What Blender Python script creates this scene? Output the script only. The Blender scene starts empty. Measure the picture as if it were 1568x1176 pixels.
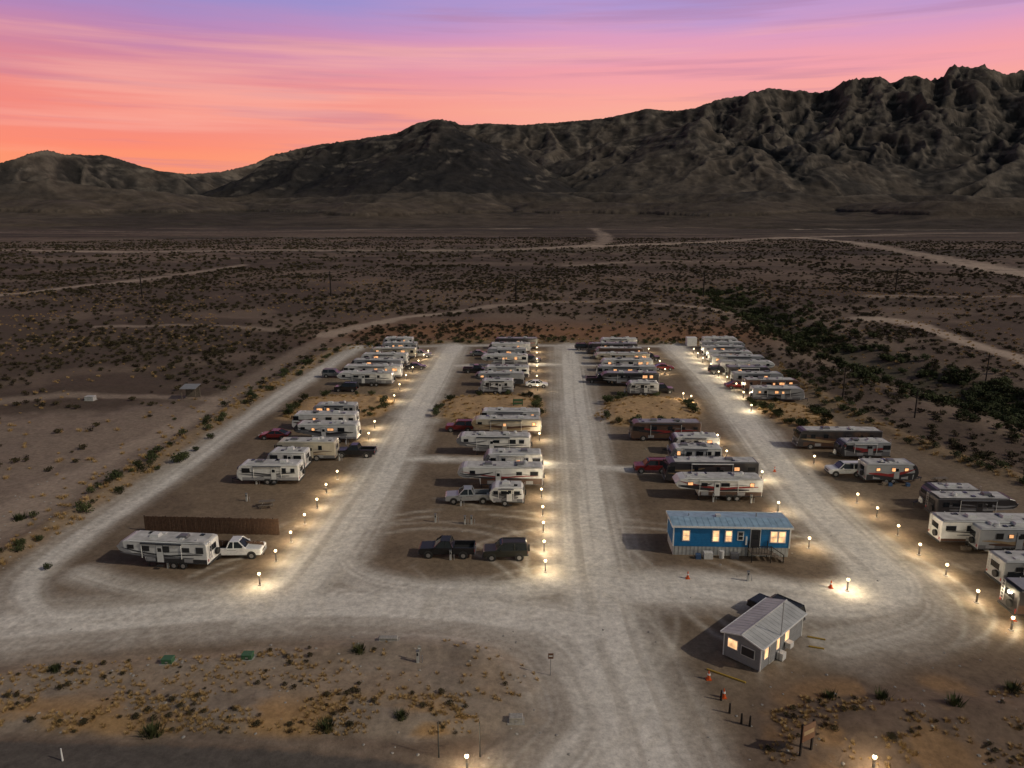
import bpy, math, random
import numpy as np
from mathutils import Vector, Matrix
random.seed(7); np.random.seed(7)
sc=bpy.context.scene
COL=sc.collection
# ------------------------------------------------------------------ image pixels to ground
CAM_H=34.0; F=1114.0; PITCH=math.atan(257/1114.0)
cp,sp=math.cos(PITCH),math.sin(PITCH)
def G(u,v):
    """ground position (metres) of an image pixel, projected from the camera"""
    a=(u-784)/F; b=(588-v)/F
    dx=a; dy=cp+b*sp; dz=-sp+b*cp
    t=CAM_H/(-dz)
    return (dx*t,dy*t)
def DIR(u,v):
    a=(u-784)/F; b=(588-v)/F
    dx=a; dy=cp+b*sp; dz=-sp+b*cp
    return math.atan2(dx,dy), math.atan2(dz,math.hypot(dx,dy))
def s2l(c):
    return tuple(((x/255)/12.92 if x/255<=0.04045 else ((x/255+0.055)/1.055)**2.4) for x in c)
# ------------------------------------------------------------------ noise
def _h(ix,iy,seed):
    n=(ix.astype(np.int64)*374761393+iy.astype(np.int64)*668265263+seed*974634777)&0xffffffff
    n=((n^(n>>13))*1274126177)&0xffffffff
    n=(n^(n>>16))&0xffffffff
    return n/4294967295.0
def vn(x,y,seed=0):
    x=np.asarray(x,float);y=np.asarray(y,float)
    ix=np.floor(x);iy=np.floor(y);fx=x-ix;fy=y-iy
    fx=fx*fx*fx*(fx*(fx*6-15)+10);fy=fy*fy*fy*(fy*(fy*6-15)+10)
    a=_h(ix,iy,seed);b=_h(ix+1,iy,seed);c=_h(ix,iy+1,seed);d=_h(ix+1,iy+1,seed)
    return (a*(1-fx)+b*fx)*(1-fy)+(c*(1-fx)+d*fx)*fy
def fbm(x,y,o=4,seed=0,g=0.5):
    r=0;a=1;t=0
    for i in range(o):
        r=r+a*vn(x*2**i+i*17.3,y*2**i-i*9.1,seed+i);t+=a;a*=g
    return r/t
def ridged(x,y,o=4,seed=0,g=0.5):
    r=0;a=1;t=0
    for i in range(o):
        c_,s_=math.cos(i*.9),math.sin(i*.9)
        r=r+a*(1-np.abs(2*vn((x*c_-y*s_)*2**i+i*11.3,(x*s_+y*c_)*2**i-i*5.1,seed+i)-1));t+=a;a*=g
    return r/t
def sst(a,b,x):
    t=np.clip((x-a)/(b-a),0,1);return t*t*(3-2*t)
# ------------------------------------------------------------------ curves
def chaikin(p,n=2):
    for _ in range(n):
        q=[p[0]]
        for a,b in zip(p[:-1],p[1:]):
            q.append((a[0]*.75+b[0]*.25,a[1]*.75+b[1]*.25));q.append((a[0]*.25+b[0]*.75,a[1]*.25+b[1]*.75))
        q.append(p[-1]);p=q
    return p
def dpoly(x,y,pts,rng):
    P=np.array(pts)
    d=np.full(x.shape,1e9);lat=np.zeros(x.shape);al=np.zeros(x.shape)
    m=(x>P[:,0].min()-rng)&(x<P[:,0].max()+rng)&(y>P[:,1].min()-rng)&(y<P[:,1].max()+rng)
    xs=x[m];ys=y[m]
    if xs.size==0:return d,lat,al
    D=np.full(xs.shape,1e9);L=np.zeros(xs.shape);A=np.zeros(xs.shape);acc=0
    for (ax,ay),(bx,by) in zip(P[:-1],P[1:]):
        ex,ey=bx-ax,by-ay;ll=math.hypot(ex,ey)+1e-9
        t=np.clip(((xs-ax)*ex+(ys-ay)*ey)/ll**2,0,1)
        qx=xs-ax-ex*t;qy=ys-ay-ey*t;dd=np.hypot(qx,qy)
        k=dd<D;D[k]=dd[k];L[k]=(dd*np.sign(ex*qy-ey*qx))[k];A[k]=(acc+t*ll)[k];acc+=ll
    d[m]=D;lat[m]=L;al[m]=A
    return d,lat,al
def inpoly(x,y,pts):
    r=np.zeros(x.shape,bool);n=len(pts);j=n-1
    for i in range(n):
        xi,yi=pts[i];xj,yj=pts[j]
        c=((yi>y)!=(yj>y))&(x<(xj-xi)*(y-yi)/((yj-yi)+1e-12)+xi)
        r^=c;j=i
    return r
def sdp(x,y,pts,rng=15):
    d,_,_=dpoly(x,y,pts+[pts[0]],rng);d=np.minimum(d,rng)
    return np.where(inpoly(x,y,pts),d,-d)      # + inside
W_=lambda L:[G(*p) for p in L]
PAD=chaikin(W_([(-250,1075),(-200,930),(20,868),(130,800),(250,715),(380,628),(470,570),(545,527),(1065,525),(1120,545),(1200,580),(1260,625),(1400,690),(1568,745),(1850,860),(1850,1010),(1568,1000),(1400,1010),(1290,1020),(1200,1040),(1150,1075),(1130,1176),(800,1176),(860,1090),(855,1035),(790,985),(690,960),(560,966),(350,990),(100,1003)]),1)
ROADS=[ # pts, half width, strength
 ([(548,532),(470,580),(380,640),(290,705),(190,775),(90,845),(30,895),(40,940),(120,960)],2.8,.75),
 ([(-250,1000),(-60,965),(120,950),(330,932),(480,925),(640,928),(780,940),(900,960)],5.0,.95),
 ([(120,880),(200,905),(330,915),(430,912)],2.4,.65),
 ([(695,530),(672,570),(645,615),(612,675),(585,730),(545,790),(505,850),(465,900),(420,930)],4.2,1.1),
 ([(560,790),(520,830),(520,868),(570,895),(660,905),(770,908),(850,895)],2.6,.85),
 ([(872,530),(878,600),(888,680),(900,780),(915,880),(935,980),(975,1080),(1010,1200)],4.8,.95),
 ([(1030,530),(1070,565),(1112,610),(1160,670),(1205,730),(1260,790),(1320,845),(1365,885),(1360,912),(1290,925),(1180,915),(1060,900),(940,905)],4.0,1.2),
 ([(1320,845),(1390,890),(1430,925),(1400,960),(1280,985)],4,.5),
 ([(590,703),(700,702),(850,712),(1010,720)],1.8,.9),
 ([(700,560),(820,558),(900,559),(1010,562)],1.8,.8),
 ([(560,532),(700,529),(880,529),(1050,531)],2.0,.6),
 ([(760,940),(850,975),(905,1040),(930,1110),(900,1150),(860,1200)],5,.7),
 ([(660,908),(800,925),(870,970)],3,.6),
]
ROADS=[(chaikin(W_(p),2),w,s) for p,w,s in ROADS]
TRAILS=[([(-200,470),(0,453),(120,440),(240,425),(370,405)],6,.75),
 ([(505,512),(570,497),(650,482),(760,470),(900,462),(1000,463),(1110,475)],3.6,.75),
 ([(-200,380),(0,384),(200,388),(420,384),(600,384),(760,384),(900,378),(1050,372),(1200,364),(1400,358),(1700,356)],17,.85),
 ([(1200,363),(1290,368),(1380,383),(1470,402),(1568,420),(1700,440)],15,.95),
 ([(1330,486),(1390,490),(1440,510),(1500,532),(1568,552),(1700,590)],4.4,.95),
 ([(-200,358),(0,356),(150,354),(350,357),(560,352),(800,350)],26,.5),
 ([(910,350),(935,366),(900,380)],12,.6),
 ([(1210,340),(1400,346),(1700,340)],35,.5),
 ([(1140,348),(1300,354),(1700,350)],28,.7),
 ([(150,500),(300,497),(420,505)],2.4,.45),
 ([(1340,455),(1450,456),(1650,452)],4,.5),
 ([(880,405),(1000,398),(1120,402),(1200,395)],7,.4),
 ([(0,615),(90,607),(200,607),(330,612)],2.5,.45),
 ([(0,800),(140,712),(300,640),(420,560),(505,515)],3,.5)]
TRAILS=[(chaikin(W_(p),2),w,s) for p,w,s in TRAILS]
MOUNDS=[([(428,640),(455,612),(520,604),(606,606),(600,628),(560,643),(480,648)],.7),
 ([(660,640),(675,610),(740,604),(830,606),(838,640),(770,650),(700,650)],.7),
 ([(908,640),(925,610),(1000,606),(1060,612),(1086,645),(1020,652),(930,652)],.7),
 ([(1140,612),(1180,612),(1250,625),(1290,655),(1230,660),(1170,640)],.6)]
MOUNDS=[(chaikin(W_(p+[p[0]]),2)[:-1],h) for p,h in MOUNDS]
ISL=chaikin(W_([(-100,1020),(200,1006),(400,996),(560,975),(690,970),(780,995),(838,1040),(835,1085),(780,1115),(700,1132),(400,1136),(100,1132),(-100,1128)]),2)
ISR=chaikin(W_([(1170,1090),(1220,1060),(1330,1050),(1500,1045),(1700,1040),(1700,1190),(1200,1190),(1150,1140)]),2)
SANDL=W_([(-200,720),(0,640),(200,625),(390,612),(520,520),(545,527),(390,622),(260,705),(130,800),(0,870),(-200,930)])
ASPH=chaikin(W_([(-400,1168),(0,1184),(350,1196),(620,1212),(800,1260)]),1)
ARR=chaikin(W_([(1090,440),(1140,462),(1200,492),(1280,530),(1380,565),(1480,592),(1600,630),(1800,690)]),2)
def height(x,y):
    x=np.asarray(x,float);y=np.asarray(y,float)
    pad=sdp(x,y,PAD,15)
    out=sst(2,15,-pad)
    r=np.hypot(x,y)
    z=out*((fbm(x/40,y/40,4,3)-.5)*2.0+(fbm(x/9,y/9,3,9)-.5)*.5)
    z+=sst(250,900,r)*(fbm(x/300,y/300,2,5)-.5)*3.5
    z+=sst(1500,2500,r)*(ridged(x/170,y/170,3,6)-.55)*9
    z+=(fbm(x/11,y/11,2,21)-.5)*.16
    d,_,_=dpoly(x,y,ARR,30)
    z-=3.0*np.exp(-(d/10)**2)*sst(0,10,-pad)
    b=np.exp(-((pad+3.0)/1.6)**2)*sst(45,60,y)   # bladed berm round the pad
    z+=.45*b*(.4+fbm(x/3,y/3,2,33))
    for p,h in MOUNDS:
        s=sdp(x,y,p,12)
        z+=np.where(s>-1,sst(-.5,4,s)*h*(.6+.8*fbm(x/2.5,y/2.5,3,8)),0)
    z+=sst(0,2,sdp(x,y,ISL,8))*(.1+.25*fbm(x/3,y/3,3,14))
    z+=sst(0,4,sdp(x,y,ISR,8))*(.2+.7*fbm(x/4,y/4,3,15))
    z+=np.where(r>2000,(r-2000)*0.006,0)
    return z
def hz(x,y): return float(height(np.array([x]),np.array([y]))[0])
# ------------------------------------------------------------------ materials
MATS={}
def mat(name,col,rough=.6,metal=0,emit=None,es=0,var=.12,scale=6,bump=0,spec=.5):
    if name in MATS:return MATS[name]
    m=bpy.data.materials.new(name);m.use_nodes=True;nt=m.node_tree;N=nt.nodes;b=N['Principled BSDF']
    b.inputs['Roughness'].default_value=rough;b.inputs['Metallic'].default_value=metal
    b.inputs['Specular IOR Level'].default_value=spec
    tc=N.new('ShaderNodeTexCoord');no=N.new('ShaderNodeTexNoise');no.inputs['Scale'].default_value=scale;no.inputs['Detail'].default_value=5
    nt.links.new(tc.outputs['Object'],no.inputs['Vector'])
    cr=N.new('ShaderNodeValToRGB');e=cr.color_ramp.elements
    e[0].position=.3;e[1].position=.7
    e[0].color=tuple(c*(1-var) for c in col)+(1,);e[1].color=tuple(min(1,c*(1+var)) for c in col)+(1,)
    nt.links.new(no.outputs['Fac'],cr.inputs['Fac']);nt.links.new(cr.outputs['Color'],b.inputs['Base Color'])
    if emit:
        b.inputs['Emission Color'].default_value=tuple(emit)+(1,)
        mr=N.new('ShaderNodeMapRange');mr.inputs[1].default_value=.3;mr.inputs[2].default_value=.7;mr.inputs[3].default_value=es*(1-var);mr.inputs[4].default_value=es*(1+var)
        nt.links.new(no.outputs['Fac'],mr.inputs[0]);nt.links.new(mr.outputs[0],b.inputs['Emission Strength'])
    if bump:
        bp=N.new('ShaderNodeBump');bp.inputs['Strength'].default_value=bump;bp.inputs['Distance'].default_value=.05
        nt.links.new(no.outputs['Fac'],bp.inputs['Height']);nt.links.new(bp.outputs['Normal'],b.inputs['Normal'])
    MATS[name]=m;return m
mat('gel_white',(.64,.64,.62),.35,var=.16,scale=1.2)
mat('gel_cream',(.50,.45,.35),.38,var=.12,scale=1.2)
mat('gel_grey',(.31,.32,.33),.4,var=.12,scale=1.2)
mat('gel_dark',(.045,.042,.045),.3,var=.2,scale=1.2)
mat('gel_brown',(.10,.06,.045),.3,var=.2,scale=1.2)
mat('roof_membrane',(.50,.49,.46),.7,var=.3,scale=1.0)
mat('decal_grey',(.14,.14,.15),.4);mat('decal_silver',(.28,.28,.29),.4);mat('decal_black',(.03,.03,.035),.35);mat('decal_tan',(.30,.22,.13),.4)
mat('decal_blue',(.05,.10,.2),.4);mat('decal_red',(.25,.03,.03),.4);mat('decal_brown',(.09,.05,.035),.4)
mat('glass_dark',(.015,.018,.022),.08,var=.3,scale=.8)
mat('glass_lit',(.5,.3,.15),.3,emit=(1,.46,.19),es=1.0,var=.5,scale=2.2)
mat('glass_lit_room',(.5,.3,.15),.3,emit=(1,.56,.27),es=1.2,var=.45,scale=1.6)
mat('rubber',(.02,.02,.02),.85);mat('alloy',(.45,.45,.46),.35,.7);mat('steel_black',(.03,.03,.03),.5)
mat('trim_white',(.75,.75,.72),.5);mat('ac_white',(.6,.6,.58),.6)
mat('paint_white',(.68,.68,.67),.3);mat('paint_black',(.02,.02,.022),.2);mat('paint_red',(.17,.02,.02),.25)
mat('paint_grey',(.16,.165,.17),.25);mat('paint_olive',(.03,.03,.024),.3);mat('paint_silver',(.4,.41,.42),.3,.4)
mat('lamp_red',(.3,.02,.02),.3);mat('lamp_clear',(.7,.7,.68),.15)
mat('wood_fence',(.085,.045,.025),.85,var=.35,scale=4,bump=.3);mat('wood_grey',(.16,.13,.10),.85,var=.3,scale=5)
mat('siding_blue',(.008,.17,.40),.5,var=.12,scale=2);mat('roof_paleblue',(.30,.44,.54),.5,var=.2,scale=1.5)
mat('skirting',(.45,.45,.43),.6,var=.2,scale=3);mat('siding_grey',(.24,.245,.25),.6,var=.12,scale=2);mat('roof_metal',(.48,.48,.46),.45,.1,var=.18,scale=1)
mat('concrete',(.32,.30,.27),.85,var=.2);mat('cone_orange',(.6,.09,.01),.5);mat('curb_yellow',(.40,.26,.04),.7)
mat('green_box',(.05,.13,.06),.5);mat('sign_brown',(.14,.065,.035),.6);mat('sign_red',(.4,.02,.02),.4)
mat('bulb',(1,.8,.5),.3,emit=(1,.78,.45),es=6,var=.02)
mat('pole_wood',(.018,.014,.011),.9,var=.3)
# ------------------------------------------------------------------ mesh builder
class MB:
    def __init__(s): s.v=[];s.f=[];s.m=[];s.names=[]
    def mi(s,n):
        if n not in s.names:s.names.append(n)
        return s.names.index(n)
    def add(s,vs,fs,m):
        o=len(s.v);s.v+=[tuple(p) for p in vs];k=s.mi(m)
        for f in fs:s.f.append([i+o for i in f]);s.m.append(k)
    def box(s,c,d,m,rz=0,taper=1.0):
        x,y,z=d[0]/2,d[1]/2,d[2]/2;vs=[]
        ca,sa=math.cos(rz),math.sin(rz)
        for k,t in((-z,1),(z,taper)):
            for a,b in((-x,-y),(x,-y),(x,y),(-x,y)):
                a*=t;b*=t
                vs.append((c[0]+a*ca-b*sa,c[1]+a*sa+b*ca,c[2]+k))
        s.add(vs,[(3,2,1,0),(4,5,6,7),(0,1,5,4),(1,2,6,5),(2,3,7,6),(3,0,4,7)],m)
    def prism(s,P,y0,y1,m,bev=.06):
        n=len(P)
        ar=sum(P[i][0]*P[(i+1)%n][1]-P[(i+1)%n][0]*P[i][1] for i in range(n))
        if ar<0:P=P[::-1]
        Q=[]
        for i in range(n):
            a,b,c=P[i-1],P[i],P[(i+1)%n]
            e1=Vector((b[0]-a[0],b[1]-a[1])).normalized();e2=Vector((c[0]-b[0],c[1]-b[1])).normalized()
            nn=Vector((-e1.y-e2.y,e1.x+e2.x))
            if nn.length<1e-6:nn=Vector((-e1.y,e1.x))
            nn.normalize();Q.append((b[0]+nn.x*bev,b[1]+nn.y*bev))
        vs=[(x,y0,z) for x,z in Q]+[(x,y0+bev,z) for x,z in P]+[(x,y1-bev,z) for x,z in P]+[(x,y1,z) for x,z in Q]
        fs=[tuple(range(n)),tuple(range(4*n-1,3*n-1,-1))]
        for r in range(3):
            for i in range(n):
                j=(i+1)%n;fs.append((r*n+i,(r+1)*n+i,(r+1)*n+j,r*n+j))
        s.add(vs,fs,m)
    def cyl(s,c,r,h,m,ax='z',n=12,r2=None):
        r2=r if r2 is None else r2;vs=[]
        for k,rr in((-h/2,r),(h/2,r2)):
            for i in range(n):
                a=2*math.pi*i/n;p,q=rr*math.cos(a),rr*math.sin(a)
                if ax=='z':vs.append((c[0]+p,c[1]+q,c[2]+k))
                elif ax=='y':vs.append((c[0]+p,c[1]+k,c[2]+q))
                else:vs.append((c[0]+k,c[1]+p,c[2]+q))
        fs=[tuple(range(n))[::-1],tuple(range(n,2*n))]+[(i,(i+1)%n,n+(i+1)%n,n+i) for i in range(n)]
        s.add(vs,fs,m)
    def sph(s,c,r,m,n=10,k=7):
        vs=[];fs=[]
        for j in range(k+1):
            th=math.pi*j/k
            for i in range(n):
                a=2*math.pi*i/n;vs.append((c[0]+r*math.sin(th)*math.cos(a),c[1]+r*math.sin(th)*math.sin(a),c[2]+r*math.cos(th)))
        for j in range(k):
            for i in range(n):fs.append((j*n+i,(j+1)*n+i,(j+1)*n+(i+1)%n,j*n+(i+1)%n))
        s.add(vs,fs,m)
    def beam(s,a,b,w,m):
        a=Vector(a);b=Vector(b);d=(b-a).normalized();u=d.cross(Vector((0,0,1)))
        if u.length<.01:u=Vector((1,0,0))
        u.normalize();v=d.cross(u);u*=w/2;v*=w/2
        s.add([a-u-v,a+u-v,a+u+v,a-u+v,b-u-v,b+u-v,b+u+v,b-u+v],[(3,2,1,0),(4,5,6,7),(0,1,5,4),(1,2,6,5),(2,3,7,6),(3,0,4,7)],m)
    def build(s,name,loc=(0,0,0),rz=0,mesh=None):
        me=bpy.data.meshes.new(name);me.from_pydata(s.v,[],s.f)
        for n in s.names:me.materials.append(MATS[n])
        me.polygons.foreach_set('material_index',s.m);me.update()
        o=bpy.data.objects.new(name,me);COL.objects.link(o);o.location=loc;o.rotation_euler=(0,0,rz)
        return o
def wheel(b,x,y,r,sgn):
    b.cyl((x,y,r),r,.26,'rubber','y',16);b.cyl((x,y+sgn*.13,r),r*.58,.03,'alloy','y',10)
# ------------------------------------------------------------------ RVs
def ribbon(b,side,y,x0,x1,f,th,m):
    n=14;vs=[]
    for i in range(n+1):
        t=i/n;x=x0+(x1-x0)*t;z=f(t);w=th*max(.02,math.sin(math.pi*min(.985,.06+t*.93)))**.7
        vs+= [(x,side*y,z-w/2),(x,side*y,z+w/2)]
    fs=[(2*i,2*i+2,2*i+3,2*i+1) if side<0 else (2*i,2*i+1,2*i+3,2*i+2) for i in range(n)]
    b.add(vs,fs,m)
def make_rv(kind,L,H,body,dec,lit,slide,seed):
    R=random.Random(seed);b=MB();W=2.45;h=L/2
    if kind=='travel':
        zf=.5;f=h-1.1
        P=[(-h,zf),(f-.6,zf),(f-.12,zf+.45),(f,zf+1.0),(f-.12,H-.75),(f-.4,H-.25),(f-.8,H),(-h+.2,H),(-h+.05,H-.1),(-h,H-.3)]
        CAP=[(f-.75,zf+.01),(f-.6,zf-.015),(f-.1,zf+.44),(f+.02,zf+1.0),(f-.1,H-.74),(f-.39,H-.22),(f-.6,H-.07),(f-.95,H-.3),(f-.55,zf+1.2)]
    elif kind=='fifth':
        zf=.6;f=h
        P=[(-h,zf),(f-2.9,zf),(f-2.75,zf+.85),(f-.7,zf+.95),(f-.2,zf+1.2),(f,zf+1.6),(f-.18,H-.5),(f-.5,H-.15),(f-1.1,H),(-h+.2,H-.08),(-h+.05,H-.15),(-h,H-.35)]
        CAP=[(f-1.7,zf+.895),(f-.7,zf+.935),(f-.18,zf+1.19),(f+.02,zf+1.6),(f-.16,H-.49),(f-.48,H-.13),(f-.75,H-.06),(f-.8,zf+1.55)]
    elif kind=='pop':
        zf=.45;f=h-.9
        P=[(-h,zf),(f-.5,zf),(f-.05,zf+.5),(f,zf+1.0),(f-.2,H-.4),(f-.7,H),(-h+.5,H),(-h+.1,H-.3),(-h,H-.8)];CAP=None
    else:
        zf=.38;f=h
        P=[(-h,zf+.15),(-h+.15,zf),(f-.3,zf),(f,zf+.25),(f,zf+.8),(f-.12,zf+1.3),(f-.4,H-.25),(f-.7,H),(-h+.15,H),(-h+.03,H-.1),(-h,H-.3)];CAP=None
    b.prism(P,-W/2,W/2,body,.07)
    if CAP and R.random()<.65 and body!='gel_dark':
        b.prism(CAP,-W/2-.012,W/2+.012,R.choice([dec[0],'decal_silver','decal_black','gel_grey']),.05)
    bx0,bx1=-h,f
    b.box(((bx0+bx1-.9)/2,0,H+.012),(bx1-bx0-1.5,W-.3,.03),'roof_membrane' if body not in('gel_dark','gel_brown') else R.choice(['roof_membrane','decal_silver']))
    for ax in ([bx0+(bx1-bx0)*.3,bx0+(bx1-bx0)*.66] if L>8 else [(bx0+bx1)/2]):
        b.box((ax+R.uniform(-.4,.4),0,H+.17),(1.0,.75,.28),R.choice(['ac_white','ac_white','decal_grey']),taper=.82)
    for k in range(5):
        b.box((R.uniform(bx0+.8,bx1-1.5),R.choice([-.6,.55]),H+.07),(.4,.4,.1),R.choice(['ac_white','decal_grey','glass_dark']))
    b.cyl((bx0+1.2,.7,H+.15),.05,.25,'ac_white',n=6)
    if R.random()<.5:b.cyl((bx0+2.2,-.4,H+.2),.3,.28,'ac_white',n=12,r2=.2)
    low=zf+.02
    wx=[]
    if kind=='travel':wx=[-.1*L-.45,-.1*L+.45]
    elif kind=='fifth':wx=[-.17*L-.48,-.17*L+.48]
    elif kind=='pop':wx=[-.3]
    else:wx=[h-1.9,-h+2.7]+([-h+1.7] if L>10.5 else [])
    rr=.36 if kind!='motor' else .46
    flen=(f-2.9) if kind=='fifth' else bx1-.7
    skc=R.choice(['decal_grey','decal_silver','decal_tan' if dec[0]=='decal_tan' else 'decal_grey','decal_black','decal_brown'])
    if body=='gel_dark':skc='gel_brown'
    skh=R.choice([.28,.38,.5,.62,.8])
    for s in(-1,1):
        y=W/2
        b.box(((bx0+flen)/2,s*(y+.004),low+.06),(flen-bx0-.1,.02,.10),'decal_black')
        b.box(((bx0+flen)/2,s*(y+.003),low+.12+skh/2),(flen-bx0-.14,.012,skh),skc)
        b.box(((bx0+bx1-1.3)/2,s*(y-.02),H-.12),(bx1-bx0-1.6,.06,.05),'decal_grey')
        for x in wx:
            b.add([(x-rr-.12,s*(y+.014),zf-.05),(x+rr+.12,s*(y+.014),zf-.05),(x+rr,s*(y+.014),zf+.28),(x-rr,s*(y+.014),zf+.28)],[(0,1,2,3) if s<0 else (3,2,1,0)],'steel_black')
            wheel(b,x,s*(y-.1),rr,s)
        for q in (R.uniform(.15,.3),R.uniform(.6,.8)):   # baggage doors
            b.box((bx0+q*(bx1-bx0),s*(y+.012),low+.36),(.9,.014,.42),'decal_silver')
        zc=(zf+H)/2
        L2=bx1-bx0
        a=R.uniform(.3,.65);c=R.uniform(-.25,.1);big=R.choice([1.0,1.6,2.3])
        ribbon(b,s,y+.0205,bx0+.15*L2,bx1-.3,lambda t:zc-.35+c+a*1.2*(t-.2)**2,.24*big,dec[0])
        ribbon(b,s,y+.023,bx0+.32*L2,bx1-.45,lambda t:zc-.15+c+a*1.5*(t)**2.2,.16*big,dec[1])
        ribbon(b,s,y+.0215,bx0+.05*L2,bx0+.62*L2,lambda t:zc-.1+c-.55*t*t+.15,.15*big,dec[1])
        ribbon(b,s,y+.0245,bx0+.10*L2,bx0+.5*L2,lambda t:zc+.1+c+.2*math.sin(t*3),.09,'decal_silver')
        if R.random()<.6:ribbon(b,s,y+.025,bx1-.42*L2,bx1-.3,lambda t:zc+.5-.35*math.sin(t*2.6),.24,dec[0])
        wins=[.10,.26,.44,.66,.85] if L>8 else [.2,.5,.78]
        for k,q in enumerate(wins):
            if R.random()<.25 and L>8:continue
            x=bx0+(q+R.uniform(-.03,.03))*L2;ww=R.choice([.45,.65,.95]);wh=R.choice([.36,.46,.55]);zz=zf+(H-zf)*.66
            if kind=='fifth' and q>.8:zz+=.12;ww=.6;wh=.35
            g='glass_lit' if R.random()<lit*.75 else 'glass_dark'
            b.box((x,s*(y+.022),zz),(ww+.09,.036,wh+.09),'decal_black')
            b.box((x,s*(y+.030),zz),(ww,.036,wh),g)
        dx=bx0+(.58 if s<0 else .4)*L2 if kind!='fifth' else bx0+.52*L2
        b.box((dx,s*(y+.018),zf+1.0),(.72,.04,1.85 if H>2.7 else 1.6),'decal_grey')
        b.box((dx,s*(y+.026),zf+1.0),(.66,.04,1.79 if H>2.7 else 1.54),body)
        b.box((dx,s*(y+.036),zf+1.4),(.4,.04,.4),'glass_lit' if R.random()<lit*.6 else 'glass_dark')
        b.box((dx,s*(y+.2),zf-.2),(.6,.4,.05),'steel_black')
        if R.random()<.75:
            b.cyl((bx0+.5*L2,s*(y+.09),H-.22),.075,L2*.45,R.choice(['trim_white','decal_grey','decal_black']),'x',8)
            for e in(-.22,.22):b.beam((bx0+(.5+e)*L2,s*(y+.06),H-.22),(bx0+(.5+e)*L2,s*(y+.06),zf+.5),.05,'trim_white')
        if slide and ((s<0)==(slide>0) or slide==3):
            sx=bx0+R.choice([.24,.72 if kind!='fifth' else .3])*L2;sl=min(3.6,L2*.36);sd=.7
            zz0=zf+.28;zz1=H-.3
            PP=[(sx-sl/2,zz0),(sx+sl/2,zz0),(sx+sl/2,zz1),(sx-sl/2,zz1)]
            ya,yb=(y-.02,y+sd) if s>0 else (-y-sd,-y+.02)
            b.prism(PP,ya,yb,body,.03)
            b.box((sx,s*(y+sd/2),zz1+.02),(sl+.1,sd,.03),'roof_membrane')
            ys=s*(y+sd)
            ribbon(b,s,y+sd+.006,sx-sl/2+.1,sx+sl/2-.1,lambda t:zz0+.4+.25*t*t,.3,dec[0])
            g='glass_lit' if R.random()<lit+.2 else 'glass_dark'
            b.box((sx,ys+s*.004,zz0+(zz1-zz0)*.62),(1.3,.03,.57),'decal_black');b.box((sx,ys+s*.012,zz0+(zz1-zz0)*.62),(1.2,.03,.48),g)
    b.box((-h-.012,0,zf+(H-zf)*.62),(.03,1.2,.6),'glass_dark')
    for q in(-1,1):b.box((-h-.012,q*(W/2-.2),zf+.4),(.03,.14,.25),'lamp_red')
    b.box((-h-.06,0,zf+.02),(.14,W-.1,.16),'steel_black')
    for q in(.55,.95):b.beam((-h-.12,q,zf+.5),(-h-.12,q,H+.05),.035,'alloy')
    for k in range(7):b.beam((-h-.12,.55,zf+.6+k*.3),(-h-.12,.95,zf+.6+k*.3),.03,'alloy')
    if kind!='motor':b.cyl((-h-.2,-.45,zf+.75),.34,.22,'rubber','x',14)
    for k in range(3):
        b.box((R.uniform(-h+.5,h-2.5),-(W/2+R.uniform(.3,.8)),.2),(R.uniform(.3,.7),R.uniform(.3,.5),.4),R.choice(['decal_grey','decal_black','decal_blue','wood_grey','trim_white']),taper=.9)
    if kind in('travel','pop'):
        b.beam((f-.5,-.9,.48),(h,0,.48),.12,'steel_black');b.beam((f-.5,.9,.48),(h,0,.48),.12,'steel_black')
        b.cyl((h-.05,0,.25),.05,.5,'steel_black',n=6)
        for q in(-.18,.18):b.cyl((f+.25,q,.78),.15,.5,'ac_white',n=10);b.sph((f+.25,q,1.03),.15,'ac_white',10,6)
        b.box((f-.02,0,zf+1.4),(.08,1.5,.5),'glass_dark')
    elif kind=='fifth':
        for q in(-.85,.85):b.box((f-3.1+.1,q,.35),(.12,.12,.7),'steel_black');b.box((f-3.0,q,.03),(.3,.3,.05),'steel_black')
        b.box((f-1.3,0,zf+.75),(.35,.5,.45),'steel_black')
        b.beam((f-2.8,.5,zf+.8),(f-1.2,.3,zf+.85),.15,'steel_black');b.beam((f-2.8,-.5,zf+.8),(f-1.2,-.3,zf+.85),.15,'steel_black')
    else:
        b.add([(f-.05,-1.1,zf+1.22),(f-.05,1.1,zf+1.22),(f-.33,1.05,H-.33),(f-.33,-1.05,H-.33)],[(0,1,2,3)],'glass_dark')
        for q in(-1,1):
            b.box((f-.2,q*(W/2+.2),zf+1.9),(.12,.25,.4),'steel_black');b.box((f+.012,q*.95,zf+.6),(.04,.3,.2),'lamp_clear')
            b.box((f-.75,q*(W/2+.014),zf+1.65),(.9,.03,.7),'glass_dark')
        b.box((f+.02,0,zf+.5),(.04,1.2,.25),'steel_black');b.box((f+.03,0,zf+.15),(.1,W-.3,.25),'decal_grey')
    return b
RVN={'travel':'travel_trailer','fifth':'fifth_wheel_trailer','motor':'motorhome','pop':'camper_trailer'}
DEC={'g':('decal_grey','decal_black'),'t':('decal_tan','decal_brown'),'b':('decal_blue','decal_grey'),'r':('decal_black','decal_red'),'k':('decal_brown','decal_tan'),'s':('decal_silver','decal_grey')}
cnt=[0]
ROT=math.radians(-1.5)
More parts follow.
